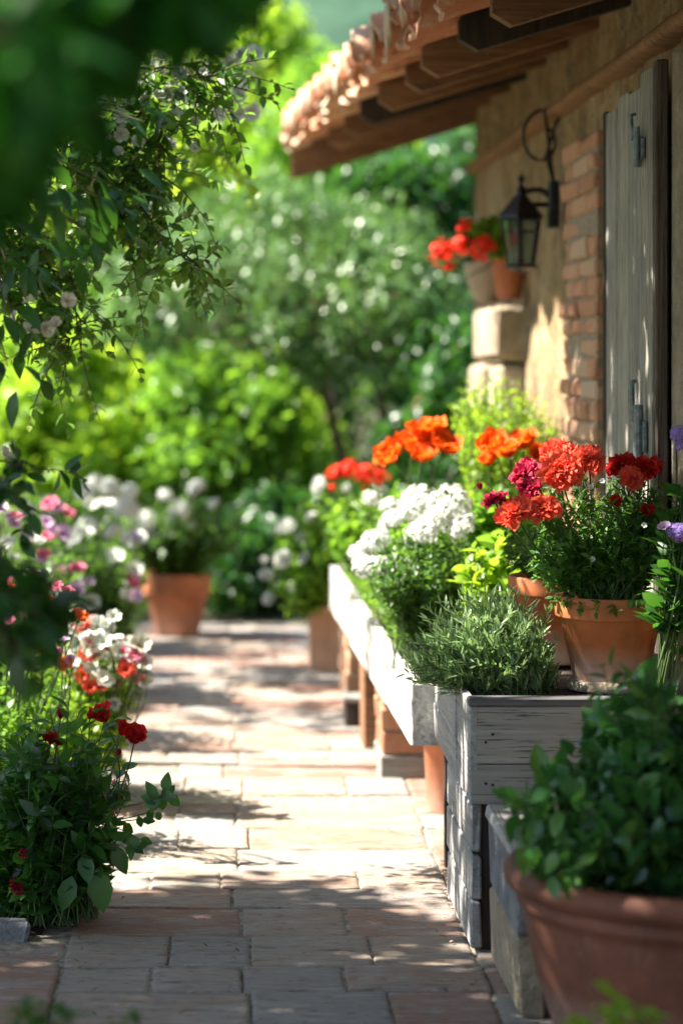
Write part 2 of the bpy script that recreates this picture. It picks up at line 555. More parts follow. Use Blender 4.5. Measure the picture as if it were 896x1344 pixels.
def thing(name, label, cat, loc, group=None):
    o = bpy.data.objects.new(name, None)
    COL.objects.link(o)
    o.empty_display_size = 0.1
    o.location = loc
    o['label'] = label
    o['category'] = cat
    if group:
        o['group'] = group
    ORG[o.name] = np.asarray(loc, float)
    return o


def tag(o, label=None, cat=None, group=None, kind=None):
    for k, v in (('label', label), ('category', cat), ('group', group), ('kind', kind)):
        if v:
            o[k] = v
    return o


# ------------------------------------------------------------------ foliage
LEAF = {
    # u along, v across (+-1), fold
    'broad': (np.array([0, .22, .5, .8, 1.0]), np.array([.06, .78, 1.0, .55, .02])),
    'lance': (np.array([0, .3, .65, 1.0]), np.array([.1, .9, .8, .03])),
    'needle': (np.array([0, .5, 1.0]), np.array([.6, 1.0, .15])),
    'tiny': (np.array([0, .5, 1.0]), np.array([.1, 1.0, .05])),
}


def leaves(mb, pos, d, up, L, W, kind='broad', curl=0.25, fold=0.25, rnd=None):
    pos, d = np.asarray(pos, float), unit(d)
    n = len(pos)
    if n == 0:
        return
    side = unit(np.cross(d, up))
    nr = np.cross(side, d)
    L = np.broadcast_to(np.asarray(L, float), (n,))[:, None, None]
    W = np.broadcast_to(np.asarray(W, float), (n,))[:, None, None]
    curl = (curl * (0.4 + 1.2 * rng.random(n)))[:, None, None]
    u, wv = LEAF[kind]
    ku = len(u)
    if rnd is None:
        rnd = rng.random(n)
    if kind in ('needle', 'tiny'):
        vs = np.array([-1.0, 1.0])
    else:
        vs = np.array([-1.0, 0.0, 1.0])
    kv = len(vs)
    U = np.repeat(u, kv)[None, :, None]
    Wd = (wv[:, None] * vs[None]).ravel()[None, :, None]
    H = np.abs(Wd) * fold
    V = pos[:, None] + d[:, None] * (U * L) + side[:, None] * (Wd * W * 0.5) + nr[:, None] * (H * W * 0.5 - curl * U ** 2 * L)
    i, j = np.meshgrid(np.arange(ku - 1), np.arange(kv - 1), indexing='ij')
    q = np.stack([i * kv + j, (i + 1) * kv + j, (i + 1) * kv + j + 1, i * kv + j + 1], -1).reshape(-1, 4)
    Q = (q[None] + (np.arange(n) * ku * kv)[:, None, None]).reshape(-1, 4)
    mb.add(V.reshape(-1, 3), Q, None, np.repeat(rnd, ku * kv))


def bez(a, b, c, n):
    t = np.linspace(0, 1, n)[:, None]
    return (1 - t) ** 2 * a + 2 * t * (1 - t) * b + t ** 2 * c


def stems_with_leaves(lm, sm, bases, tips, nl, L, W, kind, start=0.35, r=0.002, bow=0.3, spread=0.9, upw=0.25, curl=.25, fold=.25, stem_n=6, wig=0.0):
    for a, c in zip(bases, tips):
        a, c = np.asarray(a, float), np.asarray(c, float)
        h = np.linalg.norm(c - a)
        b = a + (c - a) * 0.5 + np.array([0, 0, 1]) * h * bow + rng.normal(0, .06 * h, 3)
        p = bez(a, b, c, max(stem_n, 4))
        if sm is not None:
            sm.tube(p, np.linspace(r, r * .45, len(p)), 4, cap=False)
        t = start + (1 - start) * (np.arange(nl) + rng.random(nl)) / nl
        t = np.clip(t, 0, 1)[:, None]
        P = (1 - t) ** 2 * a + 2 * t * (1 - t) * b + t ** 2 * c
        T = unit(2 * (1 - t) * (b - a) + 2 * t * (c - b))
        rv = unit(np.cross(T, rng.normal(0, 1, (nl, 3))))
        d = unit(T * 0.45 + rv * spread + np.array([0, 0, upw]))
        up = unit(rng.normal(0, .45, (nl, 3)) + np.array([0, 0, 1.0]))
        s = (0.65 + 0.5 * rng.random(nl)) * (1 - 0.25 * t[:, 0])
        leaves(lm, P, d, up, L * s, W * s, kind, curl, fold)


def in_ball(n, shell=0.0):
    v = unit(rng.normal(0, 1, (n, 3)))
    r = (shell + (1 - shell) * rng.random(n)) ** (1 / 2.2)
    return v * r[:, None]


def clumps(lm, centres, radii, per, L, W, kind='broad', droop=0.1, shell=0.3, flat=0.8, curl=.25):
    for c, r in zip(centres, radii):
        n = int(per)
        b = in_ball(n, shell)
        P = np.asarray(c) + b * np.asarray([r, r, r * flat])
        d = unit(b * 0.6 + rng.normal(0, .7, (n, 3)) + np.array([0, 0, -droop]))
        up = unit(b * 0.6 + rng.normal(0, .5, (n, 3)) + np.array([0, 0, .8]))
        s = 0.6 + 0.7 * rng.random(n)
        base = rng.random() * 0.5
        leaves(lm, P, d, up, L * s, W * s, kind, curl, .25, np.clip(base + rng.random(n) * .6, 0, 1))


def limb(sm, a, c, r0, r1, n=10, wob=0.05, bow=0.15):
    a, c = np.asarray(a, float), np.asarray(c, float)
    h = np.linalg.norm(c - a)
    b = (a + c) / 2 + np.array([rng.normal(0, wob * h), rng.normal(0, wob * h), bow * h])
    p = bez(a, b, c, n)
    p[1:-1] += rng.normal(0, wob * h * .12, (n - 2, 3))
    sm.tube(p, np.linspace(r0, r1, n), 8)


def px_ball(px, py, D, rx, ry, rD, n, shell=0.2):
    """points in an ellipsoid given by its photo size at distance D"""
    c = at(px, py, D)
    b = in_ball(n, shell)
    return c + b * np.array([rx / FP * D, rD, ry / FP * D])


# ------------------------------------------------------------------ flowers
def petal(mb, az, t0, t1, L, W, ruff=0.1, base=(0, 0, 0), nu=5, nv=5, rnd=None, notch=0.0, tw=0.0):
    u = np.linspace(0, 1, nu)
    v = np.linspace(-1, 1, nv)
    ang = t0 + (t1 - t0) * u
    r = np.concatenate([[0], np.cumsum(np.sin((ang[1:] + ang[:-1]) / 2) / (nu - 1))]) * L
    z = np.concatenate([[0], np.cumsum(np.cos((ang[1:] + ang[:-1]) / 2) / (nu - 1))]) * L
    wid = W * np.sin(np.clip(u, .03, 1) ** .8 * np.pi * .62) * (1 - 0.25 * u ** 6)
    Rr = np.repeat(r[:, None], nv, 1)
    Z = np.repeat(z[:, None], nv, 1)
    X = wid[:, None] * v[None] * .5
    ph = rng.random() * 6
    rf = ruff * L * (u[:, None] ** 1.5) * np.sin(v[None] * 6 + ph) + ruff * .5 * L * u[:, None] ** 3 * rng.normal(0, 1, (nu, nv))
    cup = (v[None] ** 2) * wid[:, None] * .22
    nrx, nrz = -np.cos(ang)[:, None], np.sin(ang)[:, None]
    Rr = Rr + nrx * (rf + cup)
    Z = Z + nrz * (rf + cup) - notch * L * (u[:, None] ** 4) * np.cos(v[None] * 3 + ph) * .3
    ca, sa = math.cos(az), math.sin(az)
    V = np.stack([ca * Rr - sa * X, sa * Rr + ca * X, Z], -1) + np.asarray(base)
    rr = rng.random() if rnd is None else rnd
    a = np.clip(rr * .6 + .5 * np.repeat(u[:, None], nv, 1), 0, 1).ravel()
    mb.grid(V, a)


def ruffled(seed_n=38, R_=1.0, flat=1.0):
    """full double bloom (carnation / ranunculus), radius about 1"""
    mb = MB()
    for k in range(seed_n):
        f = (k + .5) / seed_n
        az = k * 2.39996 + rng.normal(0, .2)
        tilt = .12 + 1.45 * f ** .8
        Lp = (.45 + .55 * f) * R_ * rng.uniform(.9, 1.1)
        petal(mb, az, tilt - .4, tilt + .3, Lp, Lp * .72, .10, (0, 0, .05 - .12 * f), 5, 6, rng.random(), .5)
    return mb


def open_flower(n=5, tilt=1.15, ruff=.08, W=.9, layers=1, cup=.4):
    mb = MB()
    for l in range(layers):
        for k in range(n):
            petal(mb, (k + l * .5) * 2 * np.pi / n + rng.normal(0, .1), tilt - cup - l * .35, tilt + .2 - l * .3, 1 - .15 * l, W, ruff, (0, 0, 0), 5, 5)
    # centre
    a = rng.random(10) * 6.28
    for q in a:
        p = np.array([[0, 0, 0], [.1 * math.cos(q), .1 * math.sin(q), .25]])
        mb.tube(p, .03, 3, 0.05)
    return mb


def head(nf=60, fr=.17, dome=.75, petals=4, W=.9, loose=0.0):
    """domed cluster of small florets, radius about 1"""
    mb = MB()
    k = np.arange(nf) + .5
    ph = np.arccos(1 - k / nf * 1.15)
    th = k * 2.39996
    for p_, t_ in zip(ph, th):
        n_ = np.array([math.sin(p_) * math.cos(t_), math.sin(p_) * math.sin(t_), math.cos(p_)])
        c = n_ * np.array([1, 1, dome]) * rng.uniform(.8 - loose, 1.05 + loose * .6)
        a = unit(np.cross(n_, [.3, .2, 1]))
        b = np.cross(n_, a)
        o = rng.random() * 6
        az = o + np.arange(petals) * 2 * np.pi / petals
        d = np.cos(az)[:, None] * a + np.sin(az)[:, None] * b + n_ * .25
        leaves(mb, np.repeat(c[None], petals, 0), d, np.repeat(n_[None], petals, 0) + rng.normal(0, .15, (petals, 3)), fr * rng.uniform(.8, 1.2), fr * W, 'lance', .2, .2, np.clip(rng.random(petals) * .5 + .45, 0, 1))
    # short stalks
    for p_, t_ in list(zip(ph, th))[::4]:
        n_ = np.array([math.sin(p_) * math.cos(t_), math.sin(p_) * math.sin(t_), math.cos(p_) * dome])
        mb.tube(np.array([[0, 0, -.6], n_ * .5 + [0, 0, -.1], n_ * .9]), .012, 3, 0.0, cap=False)
    return mb


def bud():
    mb = MB()
    for k in range(9):
        petal(mb, k * 2.4, -.1 + .02 * k, .35 + .03 * k, 1.0, .8, .05, (0, 0, -.3), 4, 4)
    return mb


def mk(fn, mat, name, copies=2, **kw):
    return [fn(**kw).mesh(name, M[mat], True) for _ in range(copies)]


FL = {
    'red': mk(ruffled, 'p_red', 'red_bloom', 3, seed_n=56),
    'coral': mk(ruffled, 'p_coral', 'coral_bloom', 4, seed_n=64),
    'crimson': mk(ruffled, 'p_crimson', 'crimson_bloom', 2, seed_n=30),
    'orange': mk(open_flower, 'p_orange', 'orange_bloom', 3, n=5, tilt=1.0, ruff=.14, W=1.25, layers=3, cup=.5),
    'scarlet_head': mk(head, 'p_scarlet', 'scarlet_head', 3, nf=26, fr=.36, W=.8, petals=5, loose=.35),
    'white_head': mk(head, 'p_white', 'white_head', 3, nf=70, fr=.22, W=.85, petals=5, loose=.12),
    'white_ball': mk(ruffled, 'p_white', 'white_ball', 2, seed_n=44),
    'white_small': mk(open_flower, 'p_white', 'white_flower', 3, n=5, ruff=.05),
    'cream_small': mk(open_flower, 'p_cream', 'cream_flower', 2, n=4, ruff=.08, W=1.1),
    'pink': mk(open_flower, 'p_pink', 'pink_flower', 3, n=5, ruff=.08, layers=2),
    'salmon': mk(open_flower, 'p_coral', 'salmon_flower', 2, n=5, ruff=.1, layers=2),
    'lilac': mk(open_flower, 'p_lilac', 'lilac_flower', 2, n=5, ruff=.06),
    'cup_red': mk(open_flower, 'p_red', 'red_cup', 3, n=6, tilt=.75, ruff=.1, W=.85, layers=2, cup=.45),
    'purple_head': mk(head, 'p_purple', 'purple_head', 2, nf=60, fr=.22, W=.9, dome=1.3),
    'bud': mk(bud, 'p_crimson', 'red_bud', 1),
    'orange_small': mk(open_flower, 'p_orange', 'orange_small', 1, n=5, ruff=.1),
}


def bloom(root, kind, pos, d, size, name='flower'):
    ms = FL[kind]
    o = bpy.data.objects.new(name, ms[rng.integers(len(ms))])
    COL.objects.link(o)
    o.parent = root
    o.location = np.asarray(pos) - ORG[root.name]
    q = Vector(unit(d)).to_track_quat('Z', 'Y') @ Matrix.Rotation(rng.random() * 6.28, 3, 'Z').to_quaternion()
    o.rotation_mode = 'QUATERNION'
    o.rotation_quaternion = q
    s = size * rng.uniform(1.2, 1.4) * {'white_head': .8, 'white_ball': .8, 'scarlet_head': .8, 'purple_head': .8, 'lilac': .75, 'pink': .8, 'cup_red': 1.3}.get(kind, 1.0)
    o.scale = (s, s, s * rng.uniform(.85, 1.05))
    return o


def blooms(root, sm, base, items, r=0.002, bow=.25):
    """items: (kind, pos, dir, size); a stalk runs from base to each bloom"""
    for kind, pos, d, size in items:
        pos = np.asarray(pos, float)
        d = unit(d)
        a = np.asarray(base, float) + rng.normal(0, .02, 3) * [1, 1, 0]
        ctrl = pos - d * np.linalg.norm(pos - a) * .45
        p = bez(a, ctrl, pos - d * size * .1, 8)
        sm.tube(p, np.linspace(r * 1.3, r, 8), 5, cap=False)
        bloom(root, kind, pos, d, size)


def plant(name, label, cat, base, tips, spec, mat, flowers=(), base_r=0.03, group=None, stem_mat='stem', root=None, fdir=(-.25, -.5, 1), extra=None, r=.0022):
    base = np.asarray(base, float)
    if root is None:
        root = thing(name, label, cat, tuple(base), group)
    lm, sm = MB(), MB()
    n = len(tips)
    ang = rng.random(n) * 6.28
    bs = base + np.stack([np.cos(ang), np.sin(ang), 0 * ang], -1) * (base_r * np.sqrt(rng.random(n)))[:, None]
    stems_with_leaves(lm, sm, bs, tips, **spec)
    if extra:
        extra(lm, sm)
    blooms(root, sm, base, [(k, p, unit(np.asarray(fdir) + rng.normal(0, .25, 3)), s) for k, p, s in flowers], r)
    lm.build('foliage', M[mat], root, True)
    sm.build('stems', M[stem_mat], root, True)
    return root


def pot_profile(r_top, r_bot, h, rim_h, rim_o, thick=.012):
    return [(0.001, .004), (r_bot * .96, .002), (r_bot, .008), (r_top - rim_o - .003, h - rim_h - .003), (r_top - rim_o, h - rim_h - .001), (r_top - .002, h - rim_h),
            (r_top, h - rim_h + .004), (r_top + .001, h - .006), (r_top - .002, h - .001), (r_top - thick * .5, h), (r_top - thick, h - .003),
            (r_top - thick, h - rim_h), (r_top - thick - .004, h - .05), (r_top - thick - .006, h - .06)]


def soil_disc(mb, c, r, z):
    seg = 28
    a = np.linspace(0, 2 * np.pi, seg, endpoint=False)
    rows = []
    for f in (0.02, .35, .7, 1.0):
        rows.append(np.stack([c[0] + r * f * np.cos(a), c[1] + r * f * np.sin(a), np.full(seg, z) + (1 - f) * .012 + rng.normal(0, .003, seg)], -1))
    V = np.array(rows)
    V = np.concatenate([V, V[:, :1]], 1)
    mb.grid(V)


# =================================================================== SETTING
# ground
mb = MB()
xs = np.concatenate([np.linspace(-300, -5, 14), np.linspace(-4.5, 5, 20), np.linspace(8, 300, 12)])
ys = np.concatenate([np.linspace(-100, -2, 8), np.linspace(-1, 25, 53), np.linspace(30, 60, 6)])
G = np.zeros((len(xs), len(ys), 3))
for i, x in enumerate(xs):
    for j, y in enumerate(ys):
        z = -.03
        if abs(x) > 2 or y > 13:
            z += .03 * mnoise.noise((x * .3, y * .3, 0)) - .02
        G[i, j] = (x, y, z)
mb.grid(G)
o = mb.build('ground', M['ground'], None, True)
tag(o, kind='structure')

# wooded hill rising behind the garden
mb = MB()
th = np.linspace(-1.5, 1.5, 120)
rr = np.linspace(0, 1, 40)
G = np.zeros((120, 40, 3))
for i, t in enumerate(th):
    for j, q in enumerate(rr):
        D = 55 + 130 * q
        x, y = D * math.sin(t), D * math.cos(t)
        z = -.3 + 48 * (1 - math.cos(min(1, q * 1.1) * math.pi)) / 2
        z += (6 * mnoise.fractal((x * .03, y * .03, 0), 1, 2, 4) + 2.2 * mnoise.noise((x * .25, y * .25, 3))) * min(1, q * 4)
        G[i, j] = (x, y, z)
mb.grid(G)
o = mb.build('hill', M['hill'], None, True)
tag(o, kind='structure')

# bed soil along the left
mb = MB()
ny, nx = 60, 14
G = np.zeros((nx, ny, 3))
for i, x in enumerate(np.linspace(-2.6, -.36, nx)):
    for j, y in enumerate(np.linspace(5.5, 12.6, ny)):
        e = min(1, (-.36 - x) / .12)
        G[i, j] = (x, y, -.018 + .05 * e + .018 * mnoise.noise((x * 6, y * 6, 1)) * e)
mb.grid(G)
o = mb.build('garden_bed', M['soil'], None, True)
tag(o, kind='structure')

# path: individual worn slabs in one mesh, sand in the joints
mb = MB()


def slab(x0, x1, y0, y1):
    g = .0015 + .0015 * rng.random()
    x0, x1, y0, y1 = x0 + g, x1 - g, y0 + g, y1 - g
    nx, ny = max(5, int((x1 - x0) / .03)), max(5, int((y1 - y0) / .03))
    def edged(n, span):
        e1 = .0045 / span
        return np.concatenate([[0, e1], np.linspace(e1 * 3, 1 - e1 * 3, n - 4), [1 - e1, 1]])
    nx, ny = nx + 3, ny + 3
    tx, ty = edged(nx, x1 - x0), edged(ny, y1 - y0)
    X = x0 + (x1 - x0) * tx[:, None] + 0 * ty[None]
    Y = y0 + (y1 - y0) * ty[None] + 0 * tx[:, None]
    h0 = rng.normal(0, .0022)
    ax, ay = rng.normal(0, .004, 2)
    Z = np.zeros_like(X)
    sd = rng.random() * 50
    for i in range(nx):
        for j in range(ny):
            e = min(X[i, j] - x0, x1 - X[i, j], Y[i, j] - y0, y1 - Y[i, j])
            nn = mnoise.noise((X[i, j] * 9, Y[i, j] * 9, sd))
            n2 = mnoise.noise((X[i, j] * 35, Y[i, j] * 35, sd))
            Z[i, j] = h0 + ax * (X[i, j] - x0) + ay * (Y[i, j] - y0) + .004 * nn + .0018 * n2 - (.0025 + .003 * abs(n2)) * max(0, 1 - e / .006) ** 2 - .004 * max(0, mnoise.noise((X[i, j] * 14, Y[i, j] * 14, sd + 9)) - .25) * max(0, 1 - e / .03)
    # irregular outline
    for i in range(nx):
        X_ = X[i, 0]
        Y[i, 0] += .004 * mnoise.noise((X_ * 25, y0 * 9, sd)) + .002
        Y[i, -1] += .004 * mnoise.noise((X_ * 25, y1 * 9, sd)) - .002
    for j in range(ny):
        X[0, j] += .003 * mnoise.noise((x0 * 9, Y[0, j] * 25, sd)) + .001
        X[-1, j] += .003 * mnoise.noise((x1 * 9, Y[-1, j] * 25, sd)) - .001
    c = rng.random()
    V = np.stack([X, Y, Z], -1)
    mb.grid(V, c)
    for edge in (V[0], V[-1][::-1], V[:, 0][::-1], V[:, -1]):
        low = edge.copy()
        low[:, 2] = -.028
        mb.grid(np.stack([edge, low]), c)


y = 2.2
row = 0
while y < 11.5:
    dy = rng.choice([.125, .15, .2, .24, .27])
    if y + dy > 11.5:
        dy = 11.6 - y
    cols = [-.34, .05 + rng.normal(0, .022), .555 + rng.normal(0, .004), 1.09]
    if y < 5.42:
        cols = [-1.3, -.8] + cols
    cuts = []
    for a, b in zip(cols[:-1], cols[1:]):
        cuts.append(a)
        if b - a > .33 and rng.random() < .62:
            cuts.append(a + (b - a) * rng.uniform(.36, .64))
    cuts.append(cols[-1])
    for a, b in zip(cuts[:-1], cuts[1:]):
        o_ = rng.normal(0, .006)
        slab(a, b, y + o_ * 0, y + dy)
    y += dy
    row += 1
o = mb.build('path', M['paver'], None, True)
tag(o, kind='structure')
mb = MB()
ng = (90, 220)
G = np.zeros((*ng, 3))
for i, x in enumerate(np.linspace(-1.3, 1.1, ng[0])):
    for j, yy in enumerate(np.linspace(2.2, 11.62, ng[1])):
        G[i, j] = (x, yy, -.0068 + .003 * mnoise.noise((x * 30, yy * 30, 0)))
mb.grid(G)
o = mb.build('path_joint_sand', M['grout'], None, True)
tag(o, kind='structure')

# =================================================================== HOUSE
WX, WY0, WY1, WZ = 1.10, 1.5, 10.55, 2.42
house = thing('house', 'old farmhouse wall of ochre plaster and brick under a terracotta tiled eave', 'house', (WX, 6.0, 0))
mb = MB()
nyw, nzw = 300, 90
G = np.zeros((nyw, nzw, 3))
for i, yy in enumerate(np.linspace(WY0, WY1, nyw)):
    for j, z in enumerate(np.linspace(-.03, WZ, nzw)):
        d = .022 * mnoise.fractal((yy * 3, z * 3, 0), 1, 2, 5) + .007 * mnoise.noise((yy * 14, z * 18, 4))
        if 5.6 < yy < 7.1:
            d = min(d, .006)
        G[i, j] = (WX - d, yy, z)
mb.grid(G)
# the return and the rest of the body
xs_ = np.linspace(WX, 5.0, 40)
zs_ = np.linspace(-.03, WZ, 30)
G = np.zeros((40, 30, 3))
for i, x in enumerate(xs_):
    for j, z in enumerate(zs_):
        G[i, j] = (x, WY1 + .012 * mnoise.noise((x * 3, z * 3, 1)), z)
G[0, :, 1] = WY1
mb.grid(G)
mb.grid(np.array([[[5, WY0, -.03], [5, WY0, WZ]], [[5, WY1, -.03], [5, WY1, WZ]]]))
mb.grid(np.array([[[WX, WY0, -.03], [WX, WY0, WZ]], [[5, WY0, -.03], [5, WY0, WZ]]]))
mb.build('wall', M['plaster'], house, True)

# brick jamb beyond the shutter
mb = MB()
z = 0.0
k = 0
while z < 1.93:
    hh = rng.uniform(.055, .068)
    ys_ = [6.9, 7.22, 7.58] if k % 2 else [6.9, 7.05, 7.36, 7.51]
    for a, b in zip(ys_[:-1], ys_[1:]):
        mb.box((WX - .042 + rng.normal(0, .004), a + .004, z + .004), (WX + .02, b - .004 + rng.normal(0, .005), z + hh - .004), None, .007, .003)
    z += hh
    k += 1
mb.build('brick_jamb', M['brick'], house, False)
mb = MB()
mb.box((WX - .036, 6.905, 0), (WX + .01, 7.50, 1.925), .5, .003)
mb.build('mortar', M['mortar'], house, False)

# rough stone pier under the hanging pots
mb = MB()
for q in range(7):
    z0, z1 = q * .21, (q + 1) * .21 - .008
    z1 = min(z1, 1.485)
    sx = rng.uniform(-.012, .012)
    if q % 2:
        mb.box((.975 + sx, 8.72, z0), (WX + .03, 9.06, z1), None, .018, .006)
        mb.box((.975 - sx, 9.07, z0), (WX + .03, 9.5, z1), None, .018, .006)
    else:
        mb.box((.985 + sx, 8.70, z0), (WX + .03, 9.5, z1), None, .018, .006)
mb.build('stone_pier', M['stone'], house, False)
mb = MB()
mb.box((1.04, 5.30, .0), (1.088, 5.74, .30), .4, .03, .01)
mb.box((1.045, 5.34, .305), (1.09, 5.72, .585), .6, .03, .01)
mb.build('stone_footing', M['stone'], house, False)

# roof: skewed eave, barrel tiles on boards and rafters


def eave_x(y):           # x of the tile ends
    return .552 - .064 * (y - 6.6)


def roof_z(x, y, lift=0.0):
    return 2.175 + .30 * (x - eave_x(y)) + lift


RY0, RY1 = 1.2, 10.75
pitch = .33
mb = MB()
yy = RY0
k = 0
while yy < RY1:
    # cover tile (convex up) and pan (concave) as half pipes going up the slope
    for typ in (0, 1):
        yc = yy + (0 if typ == 0 else pitch / 2)
        x0 = eave_x(yc) - (.03 if typ == 0 else .0) + rng.normal(0, .012)
        for course in range(5):
            xa = x0 + course * .40
            xb = xa + .46
            rad = (.118 if typ == 0 else .118) * rng.uniform(.95, 1.05)
            seg, nl_ = 12, 5
            G = np.zeros((nl_, seg + 1, 3))
            G2 = np.zeros((nl_, seg + 1, 3))
            dz = rng.normal(0, .004)
            for i, t in enumerate(np.linspace(0, 1, nl_)):
                x = xa + (xb - xa) * t
                rd = rad * (1 - .16 * t)
                for j in range(seg + 1):
                    a = math.pi * j / seg
                    rag = 0
                    if course == 0 and i == 0:
                        rag = .028 * mnoise.noise((yc * 9, j * .9, typ)) + rng.normal(0, .007)
                    for GG, rq in ((G, rd), (G2, rd - .02)):
                        cy = rq * math.cos(a)
                        cz = rq * math.sin(a) * .85
                        if typ:
                            cz = -cz + .03
                        z = roof_z(x, yc, .052 if typ == 0 else .045) + cz + .014 * course * 0 + (.018 * (1 - t)) + dz
                        GG[i, j] = (x + rag, yc + cy + rng.normal(0, .001), z)
            c = np.clip(rng.random() * .75 + (.15 if course == 0 else 0), 0, 1)
            mb.grid(G, c)
            mb.grid(G2[:, ::-1], c)
            mb.grid(np.stack([G[0], G2[0]]), min(1, c + .3))
    yy += pitch
    k += 1
# crumbling lime mortar and drips hanging from the tile ends
yy = RY0
while yy < RY1:
    x0 = eave_x(yy)
    for q in range(4):
        if rng.random() < .3:
            continue
        yd = yy - .09 + .18 * (q + .5) / 4 + rng.normal(0, .008)
        a = (yd - yy) / .12
        zt = roof_z(x0, yy, .07) + .082 * math.sqrt(max(0, 1 - a * a)) - .005
        L = abs(rng.normal(.07, .03)) + .015
        w_ = rng.uniform(.018, .034)
        xo = x0 - .028 + rng.normal(0, .004)
        V = [(xo, yd - w_, zt), (xo - .012, yd, zt + .004), (xo, yd + w_, zt), (xo + .014, yd, zt)]
        V += [(xo + .002, yd - w_ * .45, zt - L * .55), (xo - .008, yd, zt - L * .55), (xo + .002, yd + w_ * .45, zt - L * .55), (xo + .01, yd, zt - L * .5), (xo + rng.normal(0, .004), yd + rng.normal(0, .004), zt - L)]
        mb.add(V, [[0, 1, 5, 4], [1, 2, 6, 5], [2, 3, 7, 6], [3, 0, 4, 7]], [[4, 5, 8], [5, 6, 8], [6, 7, 8], [7, 4, 8], [0, 3, 1], [1, 3, 2]], .95)
    yy += pitch
mb.build('roof_tiles', M['tile'], house, True)
# boards over the rafters
mb = MB()
for q in range(14):
    t0, t1 = q * .115, (q + 1) * .115 - .006
    for ya, yb in ((RY0, 4.1), (4.104, 7.3), (7.304, RY1)):
        V = []
        jt = rng.uniform(0, .004)
        for y_ in (ya, yb):
            for t in (t0, t1):
                x = eave_x(y_) + .09 + t
                V.append((x, y_, roof_z(x, y_, .005 + jt)))
                V.append((x, y_, roof_z(x, y_, .022 + jt)))
        # order: y a: (t0 lo, t0 hi, t1 lo, t1 hi), y b same
        mb.add(V, [[0, 2, 6, 4], [1, 5, 7, 3], [0, 4, 5, 1], [2, 3, 7, 6], [0, 1, 3, 2], [4, 6, 7, 5]], None, rng.random())
mb.build('roof_boards', M['wood_rafter'], house, False)
k = 0
yy = 2.0
while yy < 10.8:
    mb = MB()
    x0 = eave_x(yy) + .085 + rng.uniform(-.015, .02)
    x1 = 1.9
    hw = rng.uniform(.028, .036)
    hd = .10
    V = []
    for x in (x0, x0 + .05, x1):
        zt = roof_z(x, yy, .0)
        zb = zt - (hd if x > x0 + .01 else hd * .55)
        V += [(x, yy - hw, zb), (x, yy + hw, zb), (x, yy + hw, zt), (x, yy - hw, zt)]
    mb.add(V, [[0, 3, 2, 1]] + [[a + i, a + (i + 1) % 4, a + 4 + (i + 1) % 4, a + 4 + i] for a in (0, 4) for i in range(4)] + [[8, 9, 10, 11]], None, rng.random())
    mb.build('rafter', M['wood_rafter'] if k % 4 else M['wood_dark'], house, False)
    yy += rng.uniform(.5, .62)
    k += 1
mb = MB()
V = []
nn_ = 40
G = []
for i in range(nn_):
    y_ = 1.6 + (10.5 - 1.6) * i / (nn_ - 1)
    ww = .012 * mnoise.noise((y_ * 2, 0, 0))
    x_ = WX - .055
    G.append([(WX + .02, y_, 2.055 + ww), (x_ + .012 + ww, y_, 2.06 + ww), (x_ + ww, y_, 2.07 + ww), (x_ + .004 + ww * .5, y_, 2.092 + ww), (WX + .02, y_, 2.105 + ww)])
mb.grid(np.array(G), .9)
mb.build('wall_plate', M['wood_rafter'], house, True)

# barge board at the far verge
mb = MB()
x0 = eave_x(10.7) + .02
V = []
for y_ in (10.76, 10.80):
    for x in (x0, 3.0):
        V += [(x, y_, roof_z(x, y_, -.13)), (x, y_, roof_z(x, y_, .03))]
mb.add(V, [[0, 2, 3, 1], [4, 5, 7, 6], [0, 4, 6, 2], [1, 3, 7, 5], [0, 1, 5, 4], [2, 6, 7, 3]], None, .8)
mb.build('barge_board', M['wood_rafter'], house, False)
# upper roof slope so the house is closed from any side
mb = MB()
mb.grid(np.array([[[1.9, 1.2, roof_z(1.9, 6, -.02)], [1.9, 10.75, roof_z(1.9, 6, -.02)]], [[5.1, 1.2, roof_z(5.1, 6)], [5.1, 10.75, roof_z(5.1, 6)]]]))
mb.build('roof_slope', M['tile'], house, False)

mb = MB()
mb.box((1.064, 5.66, .60), (1.11, 5.775, 2.02), .8, .012, .004)
mb.build('door_post', M['stone'], house, False)

# shutter: planks, battens, hinges
mb = MB()
mb.box((1.045, 5.79, .64), (1.062, 6.5, 1.93), .3, .002)
sh = mb.build('shutter', M['wood_dark'], house, False)
yb = [5.80, 5.965, 6.14, 6.31, 6.485]
tops = [1.99, 1.955, 1.965, 1.94]
for q in range(4):
    mb = MB()
    mb.box((1.022 + rng.uniform(0, .004), yb[q] + .003, .60 + rng.uniform(0, .01)), (1.043, yb[q + 1] - .003, tops[q]), (.75, .35, .9, .55)[q], .003, .0012)
    mb.build('plank', M['wood_shutter'], sh, False)
mb = MB()
mb.box((1.027, 5.765, .59), (1.058, 5.797, 2.0), .2, .004, .001)
mb.build('stile', M['wood_shaded_edge'], sh, False)  # edge facing the camera, its shade put into a darker brown wood
mb = MB()
mb.box((1.018, 6.488, .6), (1.06, 6.512, 1.945), .1, .003, .001)
mb.build('stile', M['wood_dark'], sh, False)


